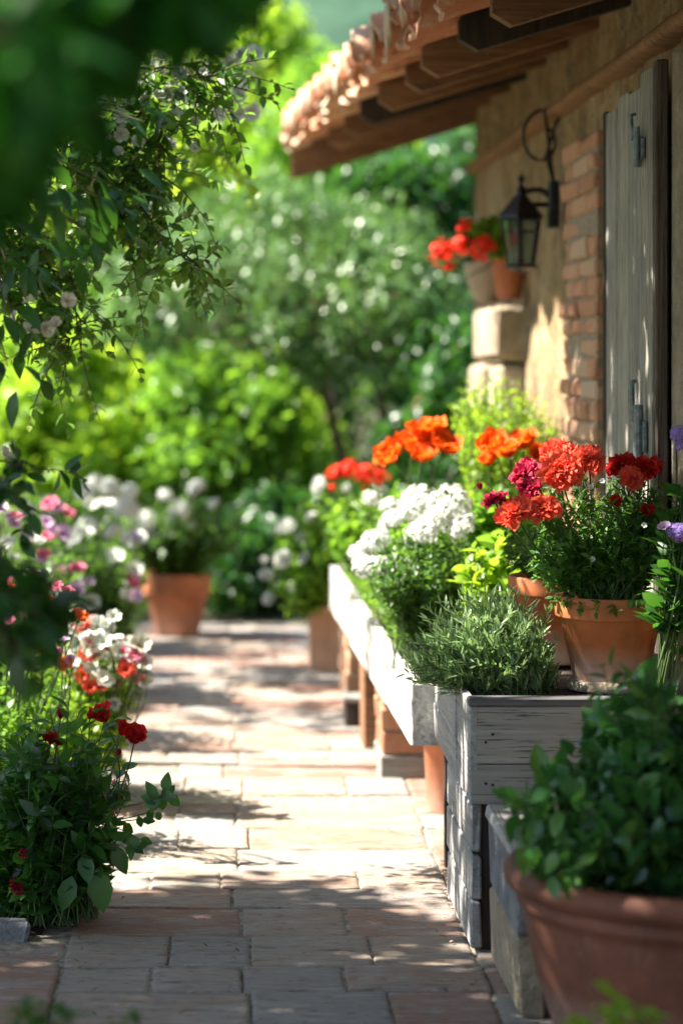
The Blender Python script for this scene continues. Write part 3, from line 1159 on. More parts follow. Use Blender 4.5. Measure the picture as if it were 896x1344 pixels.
def hinge(zc, yc, s=1.0):
    mb = MB()
    mb.box((1.010, yc - .05 * s, zc - .022 * s), (1.0205, yc + .05 * s, zc + .022 * s), .5, .002)
    mb.box((1.004, yc - .015 * s, zc - .034 * s), (1.0115, yc + .03 * s, zc + .034 * s), .4, .003)
    mb.tube([(1.002, yc - .04 * s, zc - .04 * s), (1.002, yc - .04 * s, zc + .045 * s)], .007 * s, 10)
    mb.tube([(1.002, yc + .01, zc + .02 * s), (1.0, yc + .012, zc + .05 * s), (1.002, yc + .03, zc + .075 * s), (1.012, yc + .035, zc + .078 * s)], .004 * s, 6)
    for dy, dz in ((-.03, .01), (.04, -.01), (.04, .012)):
        mb.tube([(1.0105, yc + dy * s, zc + dz * s), (1.006, yc + dy * s, zc + dz * s)], .004, 6)
    mb.build('hinge', M['hinge'], sh, False)


hinge(1.105, 5.93, 1.7)
hinge(1.80, 5.93, 1.15)

# =================================================================== LANTERN
lp = at(737, 268, 7.85)
lc = np.array([.965, 7.85, 1.80])
lan = thing('wall_lantern', 'black iron wall lantern with glass panes hanging from a scrolled bracket', 'lantern', (WX - .02, 7.85, 1.78))


def hexring(c, r, z, n=6):
    a = np.arange(n) * 2 * np.pi / n + .26
    return np.stack([c[0] + r * np.cos(a), c[1] + r * np.sin(a), np.full(n, z)], -1)


zt = 1.735
mb = MB()
rows = [hexring(lc, r, z) for r, z in ((.012, zt + .085), (.02, zt + .07), (.03, zt + .058), (.055, zt + .03), (.078, zt + .004), (.08, zt - .004), (.072, zt - .006), (.01, zt - .008))]
G = np.array(rows)
mb.grid(np.concatenate([G, G[:, :1]], 1))
mb.build('lantern_roof', M['iron'], lan, False)
mb = MB()
mb.lathe([(.001, 0), (.014, .003), (.016, .01), (.007, .018), (.006, .028), (.011, .034), (.011, .042), (.003, .056), (.001, .066)], (lc[0], lc[1], zt + .083), 16)
mb.build('finial', M['iron'], lan, True)
mb = MB()
top, bot = hexring(lc, .066, zt - .006), hexring(lc, .043, zt - .155)
for q in range(6):
    mb.tube([top[q], bot[q]], .0045, 6)
    mb.tube([bot[q], bot[(q + 1) % 6]], .005, 6)
    mb.tube([top[q] * .999, top[(q + 1) % 6] * .999], .004, 6)
    m1, m2 = top[q] * .72 + bot[q] * .28, top[(q + 1) % 6] * .72 + bot[(q + 1) % 6] * .28
    mb.tube([m1, m2], .003, 5)
mb.build('cage', M['iron'], lan, False)
mb = MB()
mb.lathe([(.001, -.022), (.012, -.02), (.02, -.012), (.05, -.004), (.055, .004), (.045, .008), (.001, .009)], (lc[0], lc[1], zt - .16), 12)
mb.build('lantern_base', M['iron'], lan, False)
for q in range(6):
    mb = MB()
    a_, b_, c_, d_ = [p * .97 + np.array([lc[0], lc[1], p[2]]) * .03 for p in (top[q], top[(q + 1) % 6], bot[(q + 1) % 6], bot[q])]
    mb.add([a_, b_, c_, d_], [[0, 1, 2, 3]])
    mb.build('pane', M['glass'], lan, False)
mb = MB()
mb.box((WX - .05, 7.81, 1.70), (WX - .015, 7.89, 1.85), .5, .006)
mb.build('wall_mount', M['iron'], lan, False)
mb = MB()
mb.tube(bez(np.array([WX - .045, 7.85, 1.80]), np.array([1.03, 7.85, 1.84]), np.array([lc[0], 7.85, zt + .075]), 10), .009, 8)
mb.tube([(WX - .045, 7.85, 1.775), (lc[0] + .03, 7.85, zt + .04)], .008, 8)
sp = [(WX - .03, 7.85, 1.84)]
for q in range(28):
    t = q / 27
    a = 1.5 + t * 6.0
    r = .075 * (1 - .6 * t)
    sp.append((1.035 + r * math.cos(a), 7.85, 1.985 + r * 1.3 * math.sin(a)))
sp = np.array(sp)
mb.tube(sp, .0055, 6)
mb.tube([(WX - .03, 7.85, 1.85), (1.045, 7.85, 1.93), (1.075, 7.85, 2.03), (WX - .01, 7.85, 2.06)], .006, 6)
mb.build('bracket', M['iron'], lan, True)

# =================================================================== PLANTER BOXES
AX0, AX1, AY0, AY1, AZ = .542, 1.022, 5.32, 6.22, .554
pa = thing('planter_box', 'tall weathered grey plank planter nearest the camera, dark cap rail on its front', 'planter', (.78, 5.6, 0))
for (z0, z1, rn) in ((.412, .536, .75), (.322, .409, .45)):
    mb = MB()
    mb.box((AX0 + .002, AY0, z0), (AX1, AY0 + .022, z1), rn, .002, .0008)
    fp_ = mb.build('front_plank', M['wood_grey'], pa, False)
    for nx_ in (AX0 + .035, AX0 + .05, AX0 + .30):
        mb = MB()
        zc = z0 + (z1 - z0) * rng.uniform(.3, .7)
        mb.tube([(nx_, AY0 + .002, zc), (nx_, AY0 - .0015, zc)], .0032, 8)
        mb.build('nail', M['iron'], fp_, False)
    mb = MB()
    y1_ = AY1
    mb.box((AX0, AY0 + .0005, z0 + .002), (AX0 + .02, 5.62, z1 + .008), rn - .1, .003, .0012)
    mb.build('side_plank', M['wood_grey_y'], pa, False)
    mb = MB()
    mb.box((AX0 + .001, 5.624, z0), (AX0 + .021, y1_, z1 + .006), rn + .1, .003, .002)
    mb.build('side_plank', M['wood_grey_y'], pa, False)
for z0, z1, ya, yb_ in ((.215, .318, AY0 + .012, 5.92), (.112, .211, AY0 + .008, 5.90), (.006, .108, AY0 + .004, 5.89)):
    mb = MB()
    mb.box((AX0 + .004 + rng.uniform(-.004, .004), ya, z0), (AX0 + .024, yb_ + rng.uniform(-.02, .02), z1), None, .004, .002)
    mb.build('side_plank', M['wood_grey_y'], pa, False)
mb = MB()
mb.box((AX0 - .004, AY0 - .008, .536), (AX1 + .005, AY0 + .035, .556), .5, .004, .001)
mb.build('cap_rail', M['wood_cap'], pa, False)
for (x0, y0) in ((AX0 + .0245, AY0 + .006), (AX1 - .06, AY0 + .006), (AX0 + .0245, AY1 - .06), (AX1 - .06, AY1 - .06)):
    mb = MB()
    mb.box((x0, y0 + .018, -.003), (x0 + .05, y0 + .06, .50), .4, .003, .001)
    mb.build('leg', M['wood_dark'], pa, False)
mb = MB()
mb.box((AX0 + .022, AY1 - .02, .30), (AX1, AY1, .54), .5, .003)
mb.box((AX1 - .02, AY0 + .025, .30), (AX1 - .001, AY1 - .022, .535), .5, .003)
mb.box((AX0 + .022, AY0 + .085, .12), (AX1 - .021, AY0 + .10, .40), .2, .002)
mb.build('inner_board', M['wood_dark'], pa, False)
mb = MB()
gx, gy = np.linspace(AX0 + .021, AX1 - .02, 24), np.linspace(AY0 + .02, AY1 - .02, 40)
G = np.array([[(x, y_, .532 + .008 * mnoise.noise((x * 30, y_ * 30, 2))) for y_ in gy] for x in gx])
mb.grid(G)
mb.build('soil', M['soil'], pa, True)

# low box behind the big pot
pb = thing('planter_box', 'low grey stone sided box tucked between big urn and tall plank planter', 'planter', (.8, 5.05, 0))
mb = MB()
mb.box((.582, 4.80, -.003), (.64, 5.285, .155), .3, .008, .003)
mb.build('base_stone', M['stone'], pb, False)
mb = MB()
mb.box((.578, 4.80, .16), (.625, 5.28, .30), .6, .006, .003)
mb.build('side_stone', M['stone_grey'], pb, False)
mb = MB()
mb.box((.572, 4.792, .302), (.655, 5.29, .328), .8, .004, .002)
mb.build('rim_board', M['wood_grey_y'], pb, False)
mb = MB()
mb.box((.642, 4.81, 0), (1.01, 4.84, .30), .4, .004)
mb.box((.642, 5.25, 0), (1.01, 5.28, .30), .4, .004)
mb.box((.99, 4.842, 0), (1.01, 5.248, .30), .4, .004)
mb.build('back_board', M['wood_dark'], pb, False)
mb = MB()
mb.box((.628, 4.842, .2), (.988, 5.248, .285), .4, .01)
mb.build('soil', M['soil'], pb, False)

# long white trough on piers


def tx(y):
    return .492 - .0205 * (y - 6.0)


TB, TT = .302, .466
tr = thing('planter_trough', 'long whitewashed plank trough raised on brick piers beside the path', 'planter', (.75, 7.9, 0))


def skew_box(mb, y0, y1, xo0, xo1, z0, z1, rnd, jit=.001):
    V = []
    for y_ in (y0, y1):
        for (xo, z) in ((xo0, z0), (xo1, z0), (xo1, z1), (xo0, z1)):
            V.append((tx(y_) + xo + rng.normal(0, jit), y_, z + rng.normal(0, jit)))
    mb.add(V, [[0, 1, 2, 3], [7, 6, 5, 4], [0, 4, 5, 1], [1, 5, 6, 2], [2, 6, 7, 3], [3, 7, 4, 0]], None, rnd)


yc = [6.24, 6.95, 7.7, 8.35, 8.9, 9.42]
for a, b in zip(yc[:-1], yc[1:]):
    mb = MB()
    dz = rng.normal(0, .003)
    skew_box(mb, a + .003, b - .003, rng.uniform(-.003, .003), .028, TB + .066 + dz, TT + dz, rng.random())
    mb.build('side_plank', M['wood_white'], tr, False)
    mb = MB()
    skew_box(mb, a + .003, b - .003, rng.uniform(-.003, .003), .028, TB + dz, TB + .063 + dz, rng.random())
    mb.build('side_plank', M['wood_white'], tr, False)
mb = MB()
skew_box(mb, 9.42, 9.45, 0, .6, TB, TT, .5)
mb.build('end_board', M['wood_white'], tr, False)
mb = MB()
skew_box(mb, 6.225, 6.24, 0, .52, TB, TT - .01, .5)
mb.build('end_board', M['wood_white'], tr, False)
mb = MB()
skew_box(mb, 6.241, 9.419, .03, .57, TB + .005, TB + .02, .5)
mb.build('floor_board', M['wood_dark'], tr, False)
mb = MB()
G = []
for y_ in np.linspace(6.242, 9.418, 90):
    G.append([(tx(y_) + .029 + (1.088 - tx(y_) - .029) * t, y_, TT - .025 + .012 * mnoise.noise((t * 14, y_ * 20, 0)) + (TB - TT + .06) * (t > .97)) for t in np.linspace(0, 1, 24)])
mb.grid(np.array(G))
mb.build('soil', M['soil'], tr, True)


def brick_pier(y0, y1, x0, x1, base_mat, name='brick_pier', lbl=None):
    mb = MB()
    z = .072
    while z < TB - .01:
        hh = .074
        z1 = min(z + hh - .006, TB - .002)
        mb.box((x0 + rng.normal(0, .003), y0 + rng.normal(0, .002), z), (x1 + rng.normal(0, .003), y1, z1), None, .006, .002)
        z += hh
    p = mb.build(name, M['brick'], tr, False)
    mb = MB()
    mb.box((x0 + .006, y0 + .005, .07), (x1 - .006, y1 - .005, TB - .003), .5, .002)
    mb.build('mortar', M['mortar'], p, False)
    mb = MB()
    mb.box((x0 - .004, y0 - .004, -.004), (x1 + .004, y1 + .003, .069), .5, .004, .001)
    mb.build('plinth', M[base_mat], p, False)


brick_pier(7.45, 7.74, .49, .665, 'wood_grey')
brick_pier(8.75, 8.95, .455, .60, 'wood_grey')
mb = MB()
mb.box((.468, 7.98, -.004), (.60, 8.22, TB - .003), .5, .004, .002)
mb.build('leg', M['wood_rafter'], tr, False)
mb = MB()
mb.box((.463, 9.25, -.004), (.56, 9.38, TB - .003), .5, .004, .002)
mb.build('leg', M['wood_rafter'], tr, False)
mb = MB()
mb.box((.92, 7.0, -.004), (1.0, 7.1, TB), .5, .004)
mb.build('leg', M['wood_rafter'], tr, False)
# small dark foot-block on the paving
blk = thing('wooden_block', 'small dark wooden block on the paving beside the trough piers', 'block', (.46, 8.5, 0))
mb = MB()
mb.box((.428, 8.43, -.003), (.50, 8.56, .085), .3, .004, .002)
mb.build('block_body', M['wood_dark'], blk, False)
mb = MB()
mb.box((.423, 8.425, .0855), (.505, 8.565, .103), .6, .003, .001)
mb.build('block_top', M['wood_grey'], blk, False)

# =================================================================== POTS


def make_pot(root, c, r_top, r_bot, h, rim_h, rim_o, mat, soil_r, seg=56, foot=None):
    mb = MB()
    mb.lathe(pot_profile(r_top, r_bot, h, rim_h, rim_o), c, seg)
    p = mb.build('pot', M[mat], root, True)
    fix_normals(p)
    mb = MB()
    soil_disc(mb, c, soil_r, c[2] + h - .03)
    mb.build('soil', M['soil'], root, True)
    return p


# pot one: red ruffled flowers
c1 = np.array([.893, 5.60, .5405])
p1 = thing('potted_flower', 'front clay pot of coral red ruffled flowers, its rim whole and foot limed white', 'potted plant', tuple(c1), None)
make_pot(p1, c1, .127, .082, .212, .05, .009, 'terra', .113)
mb = MB()
mb.lathe([(.001, -.002), (.098, -.001), (.102, .004), (.1, .014), (.092, .022), (.086, .024)], (c1[0], c1[1], c1[2] - .003), 48)
mb.build('saucer', M['stone'], p1, True)
tips = np.vstack([px_ball(785, 695, 5.6, 108, 80, .13, 230, .35), px_ball(855, 690, 5.62, 60, 75, .08, 90, .3), px_ball(735, 730, 5.58, 55, 42, .1, 60, .3)])
tips = tips[tips[:, 0] < 1.17]
tips[:, 0] = np.minimum(tips[:, 0], 1.0 + rng.random(len(tips)) * .02)
fl = []
for kind, x, y_, D, s in (('coral', 736, 621, 5.52, .040), ('coral', 772, 606, 5.56, .037), ('coral', 733, 600, 5.64, .036), ('coral', 678, 676, 5.5, .037),
                          ('coral', 713, 670, 5.5, .036), ('crimson', 650, 660, 5.55, .032), ('crimson', 690, 621, 5.62, .034), ('crimson', 694, 642, 5.55, .030),
                          ('red', 816, 613, 5.62, .030), ('red', 849, 617, 5.6, .031), ('coral', 829, 628, 5.58, .026), ('red', 808, 658, 5.56, .014), ('red', 848, 670, 5.55, .016), ('crimson', 694, 655, 5.6, .022)):
    fl.append((kind, at(x, y_, D), s))


def trail1(lm, sm):
    cc = c1 + [0, 0, .2]
    for a in np.linspace(3.4, 5.9, 9):
        b = cc + np.array([math.cos(a) * .1, math.sin(a) * .1, .0])
        t = cc + np.array([math.cos(a) * .15, math.sin(a) * .15, rng.uniform(-.03, .02)])
        stems_with_leaves(lm, sm, [b], [t], 7, .028, .018, 'broad', .3, .0015)


plant('x', '', '', c1 + [0, 0, .18], tips, dict(nl=24, L=.027, W=.012, kind='lance', start=.25, r=.0016, bow=.12, spread=.8), 'leaf_fern', fl, .07, root=p1, fdir=(-.25, -.75, .75), extra=trail1, r=.0022)
bloom(p1, 'bud', at(630, 640, 5.5), (-.3, 0, 1), .013)
for x, y_ in ((777, 735), (660 + 130, 612 + 20), (775, 640), (845, 690)):
    bloom(p1, 'white_small', at(x, y_, 5.5), (-.2, -.9, .5), .006)

c2 = np.array([.835, 6.03, .5405])
p2 = thing('potted_flower', 'clay pot half hidden behind the front pot on the grey planter', 'potted plant', tuple(c2))
make_pot(p2, c2, .125, .08, .215, .045, .008, 'terra', .11)
tips = px_ball(700, 715, 6.03, 60, 35, .1, 50, .3)
plant('x', '', '', c2 + [0, 0, .18], tips, dict(nl=12, L=.032, W=.016, kind='broad', start=.3, r=.0018, bow=.12), 'leaf_mid', (), .06, root=p2)

# big urn
c3 = np.array([.846, 4.40, -.002])
p3 = thing('potted_shrub', 'big round clay urn with thick rolled rim, full of glossy broad leaves', 'potted plant', tuple(c3))
mb = MB()
mb.lathe([(.001, .0), (.2, 0), (.215, .012), (.232, .06), (.262, .15), (.285, .23), (.298, .30), (.300, .318), (.309, .322), (.312, .332), (.306, .34), (.306, .345), (.325, .352), (.334, .366),
          (.335, .38), (.325, .393), (.308, .397), (.292, .39), (.286, .375), (.284, .30)], c3, 96, wob=.003)
pt = mb.build('pot', M['terra_old'], p3, True)
mb = MB()
soil_disc(mb, c3, .285, .345)
mb.build('soil', M['soil'], p3, True)
tips = np.vstack([px_ball(795, 1065, 4.42, 120, 90, .22, 95, .3), px_ball(850, 960, 4.62, 95, 70, .15, 60, .3), px_ball(720, 1040, 4.5, 50, 40, .1, 20, .3), px_ball(785, 1000, 4.45, 150, 135, .2, 34, .95), px_ball(760, 1110, 4.2, 90, 50, .08, 26, .8), px_ball(900, 1010, 4.4, 110, 110, .25, 70, .4)])
tips = tips[tips[:, 2] > .345]
tips = tips[tips[:, 0] < 1.06]
tips = tips[tips[:, 0] > .485 + np.maximum(0, tips[:, 2] - .42) * .62]
plant('x', '', '', c3 + [0, 0, .33], tips, dict(nl=12, L=.07, W=.042, kind='broad', start=.3, r=.0025, bow=.2, spread=1.0, upw=.15, curl=.2, fold=.3), 'leaf_gloss', (), .2, root=p3)

# square clay pot on the path, white flowers
c4 = np.array([.42, 9.95, -.002])
p4 = thing('potted_flower', 'pale square clay pot on the path under round white blooms', 'potted plant', tuple(c4))
mb = MB()
rw = []
for hz, z in ((.054, .0), (.058, .015), (.062, .22), (.067, .222), (.069, .255), (.066, .262), (.055, .262), (.053, .21)):
    rw.append([(c4[0] - hz, c4[1] - hz, z), (c4[0] + hz, c4[1] - hz, z), (c4[0] + hz, c4[1] + hz, z), (c4[0] - hz, c4[1] + hz, z), (c4[0] - hz, c4[1] - hz, z)])
mb.grid(np.array(rw))
fix_normals(mb.build('pot', M['terra_pale'], p4, False))
mb = MB()
mb.box(c4 + [-.054, -.054, .20], c4 + [.054, .054, .235], .4, .01)
mb.build('soil', M['soil'], p4, False)
tips = np.vstack([px_ball(420, 720, 9.95, 62, 70, .2, 110, .4), px_ball(390, 770, 9.9, 45, 35, .15, 40, .3)])
fl = [('white_ball', at(x, y_, 9.85), s) for x, y_, s in ((419, 638, .042), (375, 692, .046), (372, 735, .044), (354, 785, .036), (350, 755, .034), (399, 733, .03), (408, 680, .03), (383, 770, .028), (463, 677, .04), (455, 640, .02), (346, 735, .02), (397, 705, .028))]
plant('x', '', '', c4 + [0, 0, .22], tips, dict(nl=16, L=.055, W=.032, kind='broad', start=.3, r=.003, bow=.15), 'leaf_bright', fl, .05, root=p4, fdir=(-.5, -.6, .6), r=.003)

# leaning terracotta pot under the trough
c5 = np.array([.66, 6.92, -.002])
p5 = thing('clay_pot', 'empty orange clay pot standing under the near end of white trough', 'pot', tuple(c5))
mb = MB()
mb.lathe(pot_profile(.10, .075, .27, .05, .01), c5, 40)
fix_normals(mb.build('pot_body', M['terra_plain'], p5, True))

# far pot at the end of the path
c6 = np.array([-.20, 11.12, -.002])
p6 = thing('potted_flower', 'round orange clay pot of pale white flowers at the far path end', 'potted plant', tuple(c6))
make_pot(p6, c6, .155, .10, .285, .10, .014, 'terra_plain', .135)
tips = np.vstack([px_ball(240, 700, 11.1, 85, 50, .25, 150, .4)])
fl = [('white_head', at(x, y_, 11.0), s) for x, y_, s in ((157, 668, .055), (190, 685, .06), (236, 672, .055), (216, 650, .035), (258, 640, .04), (280, 662, .03), (205, 700, .04), (222, 692, .045), (250, 690, .03), (140, 690, .035))]
plant('x', '', '', c6 + [0, 0, .26], tips, dict(nl=16, L=.06, W=.034, kind='broad', start=.3, r=.003, bow=.15), 'leaf_mid', fl, .1, root=p6, fdir=(-.4, -.6, .7), r=.003)

# pots on the stone pier
c7 = np.array([1.045, 8.86, 1.487])
p7 = thing('potted_flower', 'tall orange clay pot of red geraniums on the stone pier beside lantern', 'potted plant', tuple(c7))
make_pot(p7, c7, .075, .045, .19, .035, .006, 'terra_plain', .064)
tips = px_ball(655, 308, 8.8, 50, 28, .12, 60, .3)
fl = [('scarlet_head', at(x, y_, 8.7), s) for x, y_, s in ((610, 298, .03), (580, 330, .045), (603, 322, .035), (635, 325, .045), (590, 350, .02))]
plant('x', '', '', c7 + [0, 0, .17], tips, dict(nl=12, L=.045, W=.036, kind='broad', start=.3, r=.003, bow=.2), 'leaf_bright', fl, .04, root=p7, fdir=(-.5, -.7, .4), r=.003)
c8 = np.array([1.015, 9.3, 1.487])
p8 = thing('clay_bowl', 'round cream coloured clay bowl on the stone pier behind the orange pot', 'bowl', tuple(c8))
mb = MB()
mb.lathe([(.001, 0), (.04, 0), (.045, .01), (.07, .05), (.085, .10), (.088, .13), (.092, .135), (.092, .145), (.085, .147), (.08, .13), (.07, .07), (.001, .04)], c8, 36)
fix_normals(mb.build('bowl_body', M['cream_clay'], p8, True))

# =================================================================== PLANTS IN THE BOXES
TOP = .43
# rosemary
base = np.array([.66, 5.62, .53])
tips = np.vstack([px_ball(640, 840, 5.62, 100, 72, .16, 280, .35), px_ball(580, 868, 5.58, 62, 42, .1, 110, .3), px_ball(690, 870, 5.55, 45, 30, .08, 60, .2)])
tips = tips[tips[:, 2] > .50]
plant('rosemary_shrub', 'narrow leaved grey green bush at left front corner of grey planter', 'herb', base, tips, dict(nl=24, L=.037, W=.0078, kind='lance', start=.15, r=.0016, bow=.12, spread=.55, upw=.45, curl=.1, fold=.2), 'leaf_rosemary', (), .12)
# white phlox
base = np.array([.60, 6.75, TOP])
tips = np.vstack([px_ball(560, 740, 6.7, 80, 48, .2, 150, .35), px_ball(510, 760, 6.7, 40, 35, .15, 50, .3)])
fl = [('white_head', at(x, y_, D), s) for x, y_, D, s in ((590, 668, 6.65, .066), (548, 662, 6.8, .056), (563, 694, 6.55, .045), (608, 692, 6.6, .04), (519, 684, 6.85, .048), (494, 712, 6.8, .044), (481, 743, 6.75, .038),
                                                          (488, 655, 7.1, .028), (500, 745, 6.7, .035), (470, 725, 7.0, .03), (545, 700, 6.75, .04), (512, 665, 7.0, .03))]
plant('phlox_plant', 'bushy plant with big snow white flower domes in the trough', 'flowering plant', base, tips, dict(nl=22, L=.042, W=.015, kind='lance', start=.25, r=.0022, bow=.12, spread=.85), 'leaf_mid', fl, .13, fdir=(-.45, -.5, .8))
# orange blooms, tall
base = np.array([.66, 7.35, TOP])
tips = px_ball(585, 690, 7.3, 75, 55, .18, 90, .3)
fl = [('orange', at(x, y_, D), s) for x, y_, D, s in ((562, 580, 7.25, .062), (540, 595, 7.3, .06), (515, 603, 7.3, .048), (580, 592, 7.2, .05), (552, 605, 7.2, .045))]
plant('orange_flower', 'tall plant carrying the largest open orange bloom above the white domes', 'flowering plant', base, tips, dict(nl=16, L=.06, W=.04, kind='broad', start=.25, r=.003, bow=.12), 'leaf_bright', fl, .1, fdir=(-.2, -.6, .8), r=.003)
base = np.array([.88, 7.0, TOP])
tips = px_ball(665, 700, 6.95, 75, 62, .16, 110, .3)
fl = [('orange', at(x, y_, D), s) for x, y_, D, s in ((650, 592, 6.9, .05), (686, 590, 6.95, .052), (668, 600, 6.85, .04), (640, 610, 6.9, .03), (705, 600, 7.0, .03))]
plant('orange_flower', 'plant with orange blooms just behind left of the coral red flowers', 'flowering plant', base, tips, dict(nl=16, L=.075, W=.05, kind='broad', start=.25, r=.003, bow=.12), 'leaf_bright', fl, .1, fdir=(-.2, -.6, .8), r=.003)
# scarlet geranium farther on
base = np.array([.62, 8.95, TOP])
tips = px_ball(480, 690, 8.95, 55, 50, .18, 90, .3)
fl = [('scarlet_head', at(x, y_, 8.85), s) for x, y_, s in ((455, 618, .042), (478, 622, .045), (497, 625, .035), (440, 622, .028), (436, 640, .015))]
plant('geranium_plant', 'geranium with scarlet red flower heads at far end of trough', 'flowering plant', base, tips, dict(nl=14, L=.055, W=.045, kind='broad', start=.25, r=.003, bow=.12), 'leaf_bright', fl, .12, fdir=(-.4, -.6, .6), r=.003)
# light green bushes against the wall
base = np.array([.93, 8.0, TOP])
tips = np.vstack([px_ball(660, 560, 8.0, 75, 65, .22, 170, .35), px_ball(620, 540, 8.2, 30, 45, .15, 50, .3)])
plant('leafy_bush', 'pale lime green feathery bush growing in the trough against sunlit wall', 'bush', base, tips, dict(nl=26, L=.036, W=.014, kind='lance', start=.3, r=.003, bow=.1, spread=.7, upw=.4), 'leaf_lime', (), .1)
base = np.array([.72, 8.25, TOP])
tips = px_ball(545, 680, 8.2, 70, 45, .3, 120, .3)
plant('leafy_bush', 'low bright green leafy bush in the middle of the white trough', 'bush', base, tips, dict(nl=16, L=.055, W=.032, kind='broad', start=.3, r=.003, bow=.1), 'leaf_bright', (), .15)
base = np.array([.80, 6.55, TOP])
tips = px_ball(655, 760, 6.45, 60, 48, .1, 80, .3)
plant('leafy_bush', 'yellow green broad leaved bush between the white domes and rear pot', 'bush', base, tips, dict(nl=16, L=.06, W=.034, kind='broad', start=.25, r=.003, bow=.1), 'leaf_lime', (), .1)
# grassy growth spilling on the trough edge
lm = MB()
for q in range(320):
    y_ = rng.uniform(6.4, 9.2)
    a = np.array([tx(y_) + rng.uniform(.04, .16), y_, TOP + .005])
    stems_with_leaves(lm, None, [a], [a + np.array([rng.normal(0, .03) - .01, rng.normal(0, .04), rng.uniform(.02, .07)])], 7, .03, .009, 'lance', 0, .001)
o = lm.build('trailing_herb', M['leaf_bright'], None, True)
tag(o, 'fine grassy herb spilling along the open edge of the trough', 'herb', kind='stuff')

# purple flowers at the right edge
base = np.array([.985, 5.42, .53])
tips = np.vstack([px_ball(895, 690, 5.35, 25, 70, .05, 26, .3)])
fl = [('purple_head', at(893, 572, 5.36), .02), ('purple_head', at(897, 588, 5.36), .018), ('purple_head', at(886, 568, 5.38), .012), ('purple_head', at(884, 698, 5.3), .016), ('lilac', at(872, 694, 5.3), .018), ('purple_head', at(893, 700, 5.3), .02)]
plant('purple_flower', 'slim plant with violet flower heads at the wall by the coral flowers', 'flowering plant', base, tips, dict(nl=8, L=.075, W=.034, kind='broad', start=.3, r=.002, bow=.08), 'leaf_dark', fl, .02, fdir=(-.3, -.6, .6))

# bright sprig at the bottom right, near the camera
base = np.array([.52, 3.55, -.03])
tips = np.vstack([px_ball(815, 1325, 3.55, 55, 22, .06, 14, .3), px_ball(770, 1345, 3.5, 30, 25, .05, 6, .2)])
plant('leafy_sprig', 'blurred bright green sprig poking up in front of the big urn', 'plant', base, tips, dict(nl=9, L=.04, W=.024, kind='broad', start=.75, r=.002, bow=.05), 'leaf_lime', (), .003)
base = np.array([-.30, 3.6, -.03])
tips = np.vstack([px_ball(60, 1335, 3.6, 60, 18, .06, 10, .3), px_ball(150, 1350, 3.6, 40, 15, .05, 6, .2)])
plant('leafy_sprig', 'blurred dark sprig poking up at the bottom left corner of path', 'plant', base, tips, dict(nl=9, L=.04, W=.024, kind='broad', start=.75, r=.002, bow=.05), 'leaf_mid', (), .003)

# =================================================================== LEFT BED
# brick edging
mb = MB()
x = -1.25
ed = thing('bed_edging', 'row of old bricks edging the front of the flower bed', 'edging', (-.8, 5.5, 0))
while x < -.45:
    mb.box((x, 5.44, -.02), (x + .2, 5.50, .035), None, .008, .004)
    x += .208
mb.build('bricks', M['stone_grey'], ed, False)

# near plant with red cups
base = np.array([-.40, 5.62, .01])
tips = np.vstack([px_ball(60, 1040, 5.6, 80, 95, .14, 90, .3), px_ball(130, 1060, 5.55, 50, 80, .1, 36, .3), px_ball(95, 1030, 5.55, 95, 110, .12, 30, .95), px_ball(40, 1150, 5.6, 60, 60, .1, 60, .3)])
tips[:, 2] = np.maximum(tips[:, 2], .03)
fl = [('cup_red', at(140, 948, 5.55), .030), ('cup_red', at(158, 965, 5.53), .024), ('cup_red', at(176, 975, 5.52), .030), ('red', at(68, 971, 5.6), .021), ('bud', at(155, 990, 5.5), .012), ('bud', at(80, 940, 5.6), .02), ('bud', at(118, 942, 5.62), .014),
      ('crimson', at(20, 1165, 5.5), .017), ('pink', at(150, 1035, 5.7), .018), ('crimson', at(30, 1120, 5.5), .010)]


def sprig(lm, sm):
    # one long shoot reaching over the path, a few big leaves
    a = at(110, 1060, 5.55)
    t = at(212, 1045, 5.45)
    p = bez(a, at(165, 1065, 5.5), t, 8)
    sm.tube(p, np.linspace(.0022, .0012, 8), 5, cap=False)
    n = 9
    az = np.linspace(0, 6.28, n, endpoint=False)
    leaves(lm, np.repeat(t[None], n, 0) + rng.normal(0, .006, (n, 3)), np.stack([np.cos(az), rng.normal(0, .4, n), np.sin(az)], -1), np.array([[0, -1, .3]] * n), .045, .026, 'broad')
    big = np.array([at(128, 1140, 5.5), at(150, 1110, 5.5), at(165, 1095, 5.5), at(95, 1150, 5.5), at(110, 1120, 5.5)])
    leaves(lm, big, np.array([[.15, -.2, -1], [.4, -.2, -.9], [.6, -.3, -.6], [-.3, -.3, -1], [.2, -.4, -.9]]), np.array([[0, -1, .1]] * 5), [.10, .07, .06, .08, .07], [.06, .04, .03, .045, .04], 'broad', .1)
    for x, y_ in ((190, 1105), (172, 1110), (185, 1075), (200, 1065)):
        q = at(x, y_, 5.48)
        sm.tube(bez(at(120, 1080, 5.55), at(150, 1080, 5.5), q, 6), .0013, 4, cap=False)
        leaves(lm, q[None] + rng.normal(0, .004, (3, 3)), rng.normal(0, .6, (3, 3)) + [.4, 0, -.5], np.array([[0, -1, .4]] * 3), .03, .018, 'broad')


plant('red_flower', 'dark leafy plant with deep red cup blooms leaning over near path edge', 'flowering plant', base, tips, dict(nl=12, L=.066, W=.034, kind='broad', start=.2, r=.0022, bow=.15, spread=.9, curl=.3), 'leaf_shade', fl, .12, fdir=(.3, -.4, .8), extra=sprig, r=.0018)
